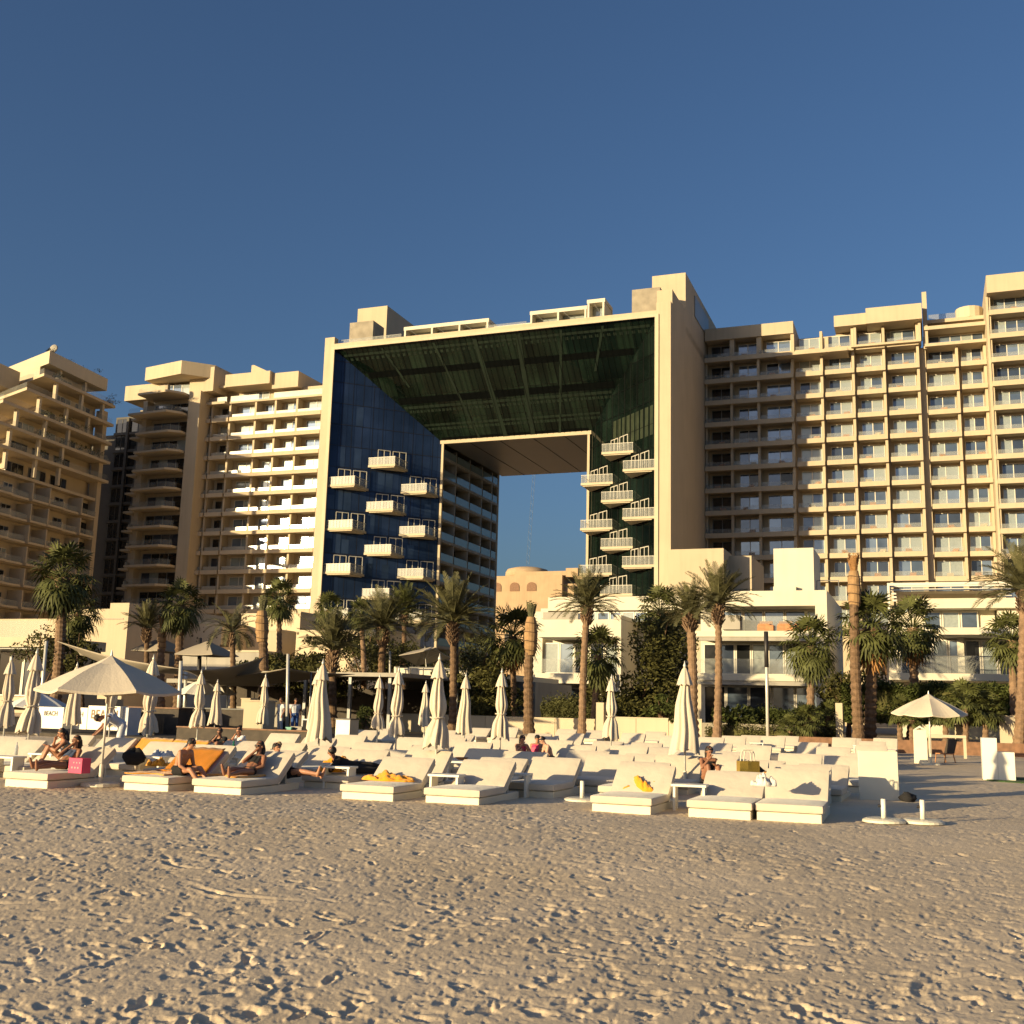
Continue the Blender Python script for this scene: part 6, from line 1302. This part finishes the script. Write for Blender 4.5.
# ================================================================= PEOPLE
bpy.context.view_layer.update()
def capsule(bm, a, b_, ra, rb, n=10):
    mb = MB(); a = Vector(a); b_ = Vector(b_); d = (b_-a); L = d.length
    if L < 1e-5: d = Vector((0, 0, 1)); L = 1e-5
    d = d/L if L > 1e-4 else Vector((0, 0, 1)); pts = []; rad = []
    for k in range(5): th = math.pi/2*(k/4); pts.append(a-d*ra*math.cos(th)); rad.append(max(.002, ra*math.sin(th)))
    for k in range(5): th = math.pi/2*(k/4); pts.append(b_+d*rb*math.sin(th)); rad.append(max(.002, rb*math.cos(th)))
    mb.tube(pts, rad, n); bm.append(mb)
def person(pose, s, t, z, label, rot=0, skin='skin', hair='hair', clothes=(), sc=1.0, longhair=True, shades=False, lean=0, hairm=1.0, vox=.011):
    """pose: joint table in metres, figure facing -y"""
    sc *= 1.0 if pose is STAND or pose is BEND else .87
    J = {k: Vector(v) for k, v in pose.items()}; P = []
    hips, chest, neck, head = J['pelvis'], J['chest'], J['neck'], J['head']; ax = (J['sR']-J['sL']).normalized(); hx = (J['hR']-J['hL']).normalized()
    for o_ in (-.07, 0, .07): capsule(P, hips+hx*o_, hips.lerp(chest, .5)+ax*o_*.85, .115-abs(o_)*.3, .10-abs(o_)*.3)
    for o_ in (-.09, 0, .09): capsule(P, hips.lerp(chest, .5)+ax*o_*.75, chest+ax*o_, .10-abs(o_)*.2, .115-abs(o_)*.25)
    capsule(P, chest+ax*-.12+(neck-chest)*.55, chest+ax*.12+(neck-chest)*.55, .075, .075)
    capsule(P, chest.lerp(neck, .6), neck, .07, .052); capsule(P, neck, head, .052, .05)
    up = (head-neck).normalized(); fwd = J['face'].normalized() if 'face' in J else Vector((0, -1, 0)); fwd = (fwd-up*fwd.dot(up)).normalized(); rt = fwd.cross(up)
    capsule(P, head+up*.045-fwd*.015, head+up*.02-fwd*.015, .082, .080); capsule(P, head+fwd*.02+up*.02, head+fwd*.028-up*.06, .066, .046)
    capsule(P, head+fwd*.085+up*.012, head+fwd*.105-up*.022, .010, .014, 8); capsule(P, head+fwd*.078-up*.052-rt*.018, head+fwd*.078-up*.052+rt*.018, .009, .009, 8)
    for sg in (-1, 1): capsule(P, head+rt*sg*.083+up*.012, head+rt*sg*.086-up*.018, .014, .010, 8)
    for sd in 'LR':
        S_, E_, W_ = J['s'+sd], J['e'+sd], J['w'+sd]; Hh, K, A, T = J['h'+sd], J['k'+sd], J['a'+sd], J['t'+sd]
        capsule(P, S_, S_.lerp(E_, .4), .056, .047); capsule(P, S_.lerp(E_, .3), E_, .048, .037); capsule(P, E_, E_.lerp(W_, .35), .039, .038); capsule(P, E_.lerp(W_, .3), W_, .038, .026)
        hd = (W_-E_).normalized(); hs = hd.orthogonal().normalized() if abs(hd.z) > .95 else hd.cross(Vector((0, 0, 1))).normalized()
        capsule(P, W_, W_+hd*.07+hs*.012, .026, .026); capsule(P, W_+hd*.03-hs*.015, W_+hd*.075-hs*.02, .022, .020)
        cu_ = Vector((0, 0, -.25))
        for i, (o_, L) in enumerate(((-.030, .062), (-.010, .076), (.011, .070), (.031, .055))):
            q = W_+hd*.085+hs*o_; m_ = q+(hd+cu_*.4)*L*.55; capsule(P, q, m_, .0095, .0088, 6); capsule(P, m_, m_+(hd+cu_*1.6).normalized()*L*.45, .0088, .0075, 6)
        q = W_+hd*.035-hs*.03; capsule(P, q, q+(hd*.7-hs).normalized()*.045, .012, .0105, 6); capsule(P, q+(hd*.7-hs).normalized()*.045, q+(hd*1.3-hs*.9).normalized()*.08, .0105, .009, 6)
        capsule(P, Hh, Hh.lerp(K, .45), .088, .074); capsule(P, Hh.lerp(K, .4), K, .075, .054); capsule(P, K, K.lerp(A, .35), .053, .055); capsule(P, K.lerp(A, .3), A, .055, .036)
        capsule(P, A, A.lerp(T, .35), .037, .036); capsule(P, A.lerp(T, .3), T, .036, .026); capsule(P, A, A-(T-A).normalized()*.045, .036, .03)
    vs, fs = [], []
    for m_ in P: k = len(vs); vs += m_.v; fs += [tuple(i+k for i in f) for f in m_.f]
    me = bpy.data.meshes.new('tmp'); me.from_pydata([tuple(v) for v in vs], [], fs); to = bpy.data.objects.new('tmp', me); C.objects.link(to)
    md = to.modifiers.new('r', 'REMESH'); md.mode = 'VOXEL'; md.voxel_size = vox; m2 = to.modifiers.new('s', 'SMOOTH'); m2.iterations = 3; m2.factor = .5
    bpy.context.view_layer.update(); bme = bpy.data.meshes.new_from_object(to.evaluated_get(bpy.context.evaluated_depsgraph_get())); bpy.data.objects.remove(to)
    bme.name = 'person'; bme.materials.clear(); bme.materials.append(M[skin]); bme.polygons.foreach_set('use_smooth', [True]*len(bme.polygons))
    o = bpy.data.objects.new('person', bme); C.objects.link(o); tag(o, label, 'person'); o.location = fw(s, t, z); o.rotation_euler = (0, 0, rot); o.scale = (sc, sc, sc)
    n = len(bme.vertices); co = np.empty(n*3, np.float32); bme.vertices.foreach_get('co', co); co = co.reshape(-1, 3); no = np.array([v.normal[:] for v in bme.vertices])
    def shell(name, segs, m_, off=.012):
        keep = np.zeros(n, bool)
        for a, b_, rr in segs:
            a = np.array(a); b_ = np.array(b_); d = b_-a; L2 = max(d@d, 1e-9); tt = (co-a)@d/L2; q = a+np.clip(tt, 0, 1)[:, None]*d
            keep |= (np.linalg.norm(co-q, axis=1) < rr) & (tt > -.12) & (tt < 1.02)
        idx = -np.ones(n, int); idx[keep] = np.arange(keep.sum()); w = (co+no*off)[keep]
        F_ = [tuple(idx[i] for i in p.vertices) for p in bme.polygons if all(keep[i] for i in p.vertices)]
        mb = MB(); mb.v = [tuple(v) for v in w]; mb.f = F_; c = mb.build(name, m_, o, smooth=True); sd_ = c.modifiers.new('t', 'SOLIDIFY'); sd_.thickness = .006; sd_.offset = 1
    for nm, kind, m_ in clothes:
        if kind == 'shirt': shell(nm, [(hips, chest, .22), (chest, neck-(neck-chest)*.25, .2), (J['sL'], J['sL'].lerp(J['eL'], .6), .09), (J['sR'], J['sR'].lerp(J['eR'], .6), .09)], m_, .018)
        if kind == 'long_shirt': shell(nm, [(hips, chest, .22), (chest, neck-(neck-chest)*.2, .2), (J['sL'], J['eL'], .09), (J['sR'], J['eR'], .09), (J['eL'], J['wL'], .06), (J['eR'], J['wR'], .06)], m_, .018)
        if kind == 'trousers': shell(nm, [(J['hL'], J['kL'], .115), (J['hR'], J['kR'], .115), (J['kL'], J['aL'], .08), (J['kR'], J['aR'], .08), (hips, hips.lerp(chest, .2), .2)], m_, .02)
        if kind == 'shorts': shell(nm, [(J['hL'], J['hL'].lerp(J['kL'], .55), .125), (J['hR'], J['hR'].lerp(J['kR'], .55), .125), (hips, hips.lerp(chest, .15), .2)], m_, .02)
        if kind == 'bottom': shell(nm, [(J['hL'], J['hL'].lerp(J['kL'], .12), .11), (J['hR'], J['hR'].lerp(J['kR'], .12), .11), (hips, hips.lerp(chest, .06), .17)], m_, .007)
        if kind == 'top': shell(nm, [(chest-ax*.11-(chest-hips)*.05, chest+ax*.11-(chest-hips)*.05, .145)], m_, .007)
    h = MB(); vs = []; nn_ = 16                      # hair cap following the skull, open at the face
    for i in range(9):
        th = math.radians(118)*i/8
        for j in range(nn_):
            ph = 2*math.pi*j/nn_; fr = math.cos(ph); thj = th*(1-.42*max(0, fr)); q = up*math.cos(thj)+(fwd*math.cos(ph)+rt*math.sin(ph))*math.sin(thj); vs.append(head+up*.03-fwd*.022+q*(.0965+.005*math.sin(j*5+i)))
    h.add(vs, [(i*nn_+j, i*nn_+(j+1) % nn_, (i+1)*nn_+(j+1) % nn_, (i+1)*nn_+j) for i in range(8) for j in range(nn_)])
    if longhair: h.tube([head-fwd*.08+up*.02, head-fwd*.10-up*.08, head-fwd*.085-up*.2, head-fwd*.06-up*.28], [.06, .065, .05, .02], 10)
    h.build('hair', hair, o, smooth=True)
    g_ = MB()
    for sg in (-1, 1): c = head+fwd*.084+rt*sg*.032+up*.018; g_.tube([c-fwd*.004, c+fwd*.012], .026 if shades else .009, 8)
    if shades: g_.tube([head+fwd*.096-rt*.03+up*.02, head+fwd*.096+rt*.03+up*.02], .005, 5); g_.build('sunglasses', 'black_metal', o)
    else: g_.build('eyes', 'black_metal', o)
    return o
def mirror(d): return d
STAND = dict(pelvis=(0, 0, .96), chest=(0, .0, 1.28), neck=(0, .01, 1.47), head=(0, -.02, 1.62), sL=(.18, 0, 1.40), sR=(-.18, 0, 1.40), eL=(.25, .03, 1.12), eR=(-.25, .03, 1.12), wL=(.24, -.10, .90), wR=(-.24, -.10, .90),
    hL=(.09, 0, .92), hR=(-.09, 0, .92), kL=(.11, -.02, .50), kR=(-.10, .0, .50), aL=(.12, .02, .08), aR=(-.11, .04, .08), tL=(.14, -.14, .035), tR=(-.13, -.12, .035), face=(0, -1, 0))
KNEES = dict(pelvis=(0, .05, .11), chest=(0, .02, .42), neck=(0, -.04, .58), head=(0, -.09, .72), sL=(.17, -.03, .52), sR=(-.17, -.03, .52), eL=(.24, -.22, .33), eR=(-.22, -.24, .36), wL=(.06, -.38, .42), wR=(-.05, -.22, .55),
    hL=(.09, .02, .10), hR=(-.09, .02, .10), kL=(.12, -.36, .40), kR=(-.12, -.36, .40), aL=(.11, -.50, .05), aR=(-.11, -.50, .05), tL=(.12, -.68, .03), tR=(-.12, -.68, .03), face=(.1, -1, -.1))
SITF = dict(pelvis=(0, .0, .11), chest=(0, -.10, .40), neck=(0, -.20, .54), head=(0, -.29, .66), sL=(.18, -.16, .49), sR=(-.18, -.16, .49), eL=(.22, -.22, .20), eR=(-.24, -.22, .22), wL=(.12, -.42, .14), wR=(-.16, -.42, .10),
    hL=(.09, -.02, .10), hR=(-.09, -.02, .10), kL=(.16, -.44, .16), kR=(-.16, -.44, .14), aL=(.14, -.72, -.16), aR=(-.14, -.72, -.18), tL=(.15, -.90, -.20), tR=(-.15, -.90, -.20), face=(0, -1, -.3))
RECL = dict(pelvis=(0, .0, .11), chest=(0, .24, .30), neck=(0, .33, .46), head=(0, .34, .62), sL=(.17, .29, .40), sR=(-.17, .29, .40), eL=(.26, .12, .22), eR=(-.20, .05, .30), wL=(.12, -.04, .16), wR=(-.06, .22, .50),
    hL=(.09, -.02, .10), hR=(-.09, -.02, .10), kL=(.11, -.45, .12), kR=(-.12, -.44, .17), aL=(.10, -.88, .08), aR=(-.04, -.87, .12), tL=(.12, -.93, .24), tR=(-.06, -.93, .28), face=(-.3, -1, 0))
SIDE = dict(pelvis=(0, .0, .16), chest=(-.32, .03, .26), neck=(-.47, .03, .37), head=(-.53, -.02, .50), sL=(-.38, -.12, .34), sR=(-.40, .18, .34), eL=(-.56, -.20, .12), eR=(-.20, .2, .22), wL=(-.58, -.02, .08), wR=(-.02, .1, .18),
    hL=(.02, -.08, .13), hR=(.02, .08, .19), kL=(.42, -.14, .10), kR=(.40, .02, .20), aL=(.76, .08, .08), aR=(.78, .14, .12), tL=(.90, .02, .06), tR=(.92, .08, .10), face=(-.8, .3, -.1))
BEND = dict(pelvis=(0, .0, .93), chest=(0, -.28, 1.12), neck=(0, -.45, 1.15), head=(0, -.60, 1.10), sL=(.18, -.38, 1.12), sR=(-.18, -.38, 1.12), eL=(.20, -.48, .86), eR=(-.20, -.50, .86), wL=(.12, -.66, .68), wR=(-.10, -.66, .70),
    hL=(.09, 0, .90), hR=(-.09, 0, .90), kL=(.12, -.06, .49), kR=(-.10, .02, .49), aL=(.13, .06, .08), aR=(-.11, .16, .08), tL=(.14, -.10, .035), tR=(-.12, .0, .035), face=(0, -.6, -.8))
def at(x, y, z=0): return onz(x, y, z)
D = math.radians
def on(k, x, y):
    o, s, t = LNG[k]; P = o.matrix_basis @ Vector((x, y, 0)); return P.dot(ua), P.dot(va), o.rotation_euler.z
s, t, rz = on(1, .30, .55); person(SITF, s, t, .265, 'bare backed man in dark shorts sitting sideways on a front lounger, looking down', rot=D(68), skin='skin', clothes=(('shorts', 'shorts', 'black_cloth'),), longhair=False)
s, t, rz = on(2, 0, 1.02); person(RECL, s, t, .265, 'woman in sunglasses reclining on a front lounger with one hand at her chin', rot=rz, skin='skin_tan', clothes=(('bikini_bottom', 'bottom', 'black_cloth'), ('bikini_top', 'top', 'black_cloth')), shades=True)
s, t, rz = on(0, -.05, 1.0); person(RECL, s, t, .265, 'woman lying on the left end front lounger beside the pink bag', rot=rz, skin='skin_tan', clothes=(('bikini_bottom', 'bottom', 'black_cloth'), ('bikini_top', 'top', 'denim')))
s, t = at(30, 766, .27); person(KNEES, s, t+.9, .27, 'woman sitting knees up by the low table, raising a phone', rot=D(-62), skin='skin', clothes=(('swimsuit_top', 'top', 'white_cloth'), ('bikini_bottom', 'bottom', 'black_cloth')))
s, t = at(53, 764, .0); person(BEND, s, t+2.4, 0, 'waiter in a pale shirt bending down behind the woman with the phone', rot=D(-65), skin='skin_tan', clothes=(('shirt', 'shirt', 'white_cloth'), ('trousers', 'trousers', 'white_cloth')), longhair=False)
s, t = at(701, 783, .27); person(KNEES, s+.05, t+.5, .25, 'woman hugging her knees beside the tallest closed umbrella', rot=D(8), skin='skin_tan', clothes=(('swimsuit_top', 'top', 'black_cloth'), ('bikini_bottom', 'bottom', 'black_cloth')))
s, t, rz = on(10, .30, .62); person(SIDE, s, t, .262, 'man in black clothes lying on his side, propped on an elbow', rot=rz+D(38), skin='skin', clothes=(('jacket', 'long_shirt', 'black_cloth'), ('trousers', 'trousers', 'black_cloth')), longhair=False)
s, t = at(272, 758, .4); person(SITF, s, t, .2, 'blond child in a dark top sitting behind the woman in sunglasses', rot=D(150), skin='skin', hair='hair_blond', clothes=(('top', 'shirt', 'black_cloth'),), sc=.82, longhair=False)
s, t = at(293, 776, .27); person(RECL, s-.25, t+.2, .22, 'person whose crossed legs stick out beyond the raised backrest of the woman in sunglasses', rot=D(62), skin='skin', clothes=(('shorts', 'shorts', 'black_cloth'),), longhair=False)
s, t = at(220, 752, .3); person(KNEES, s, t, .2, 'dark haired person sitting in the second rows, left of the two heads', rot=D(-20), skin='skin_tan', clothes=(('shirt', 'shirt', 'black_cloth'),), longhair=False)
s, t = at(240, 750, .3); person(KNEES, s, t, .2, 'dark haired person sitting by a yellow towel, right of the two heads', rot=D(-40), skin='skin', clothes=(('shirt', 'shirt', 'white_cloth'),), longhair=False)
s, t = at(521, 760, .27); person(KNEES, s, t, .2, 'dark haired bather at the left of the group of three', rot=D(20), skin='skin', clothes=(('swimsuit_top', 'top', 'pink'),))
s, t = at(529, 760, .27); person(KNEES, s+.05, t+.45, .2, 'curly haired bather in the middle of the group of three', rot=D(160), skin='skin', clothes=(('swimsuit_top', 'top', 'pink'),), longhair=False)
s, t = at(551, 762, .27); person(SITF, s, t, .25, 'bare chested young man leaning forward at the right of the group of three', rot=D(-75), skin='skin_pale', clothes=(('shorts', 'shorts', 'black_cloth'),), longhair=False)
for (x, lb, rt_, cl) in ((279.5, 'waiter in white shirt and apron standing left on the deck', -40, 'white_cloth'), (285.5, 'waiter in white shirt and dark trousers standing in the middle on the deck', 10, 'black_cloth'), (294, 'man in a pale shirt and blue shorts standing right of the waiters', 30, 'blue_cloth')):
    s, t, z = aty(x, 732, 55); person(STAND, s, t, DZ, lb, rot=D(rt_), skin='skin_tan', clothes=(('shirt', 'shirt', 'white_cloth'), ('trousers', 'trousers', cl)), longhair=False, vox=.015)
# ================================================================= LOUNGER LABELS: by the nearest landmark seen in the photo
def proj(P):
    q = Vector(P)-Vector((0, 0, EYE)); w = q.dot(F); return 512+FOC*q.dot(R)/w, 512-FOC*q.dot(U)/w
LM = [(693, 'the tallest closed umbrella'), (611, 'the slim umbrella at the square pillar'), (531, 'the three bathers'), (464, 'the neat untied umbrella'), (433, 'the twisted closed umbrella'), (393, 'the bulging closed umbrella'), (377, 'the man in black'),
      (322, 'the broad closed umbrella'), (262, 'the lone slim umbrella'), (205, 'the pair of closed umbrellas'), (149, 'the parasol tip umbrella'), (107, 'the big open parasol'), (29, 'the bending waiter'), (717, 'the tall straight date palm'), (767, 'the grey lamp post'), (812, 'the villa corner palm'), (859, 'the tallest wrapped palm'), (731, 'the gold bag'), (583, 'the slender date palm')]
rows = {}
for o, s, t in LNG:
    if o['label']: continue
    x, y = proj(fw(s, t+1.8, .6)); k = min(range(len(LM)), key=lambda i: abs(LM[i][0]-x)); side = 'left of' if x < LM[k][0]-5 else 'right of' if x > LM[k][0]+5 else 'in line with'; rows.setdefault((k, side), []).append((-y, o))
ORD = ['nearest', 'second nearest', 'third nearest', 'fourth nearest', 'fifth nearest', 'sixth nearest', 'seventh nearest', 'eighth nearest', 'ninth nearest', 'tenth nearest', 'eleventh nearest', 'twelfth nearest']
for (k, side), L in rows.items():
    L.sort(key=lambda q: q[0])
    for i, (_, o) in enumerate(L): o['label'] = (f'{ORD[i]} empty white lounger ' if len(L) > 1 else 'empty white lounger ')+f'{side} {LM[k][1]}'
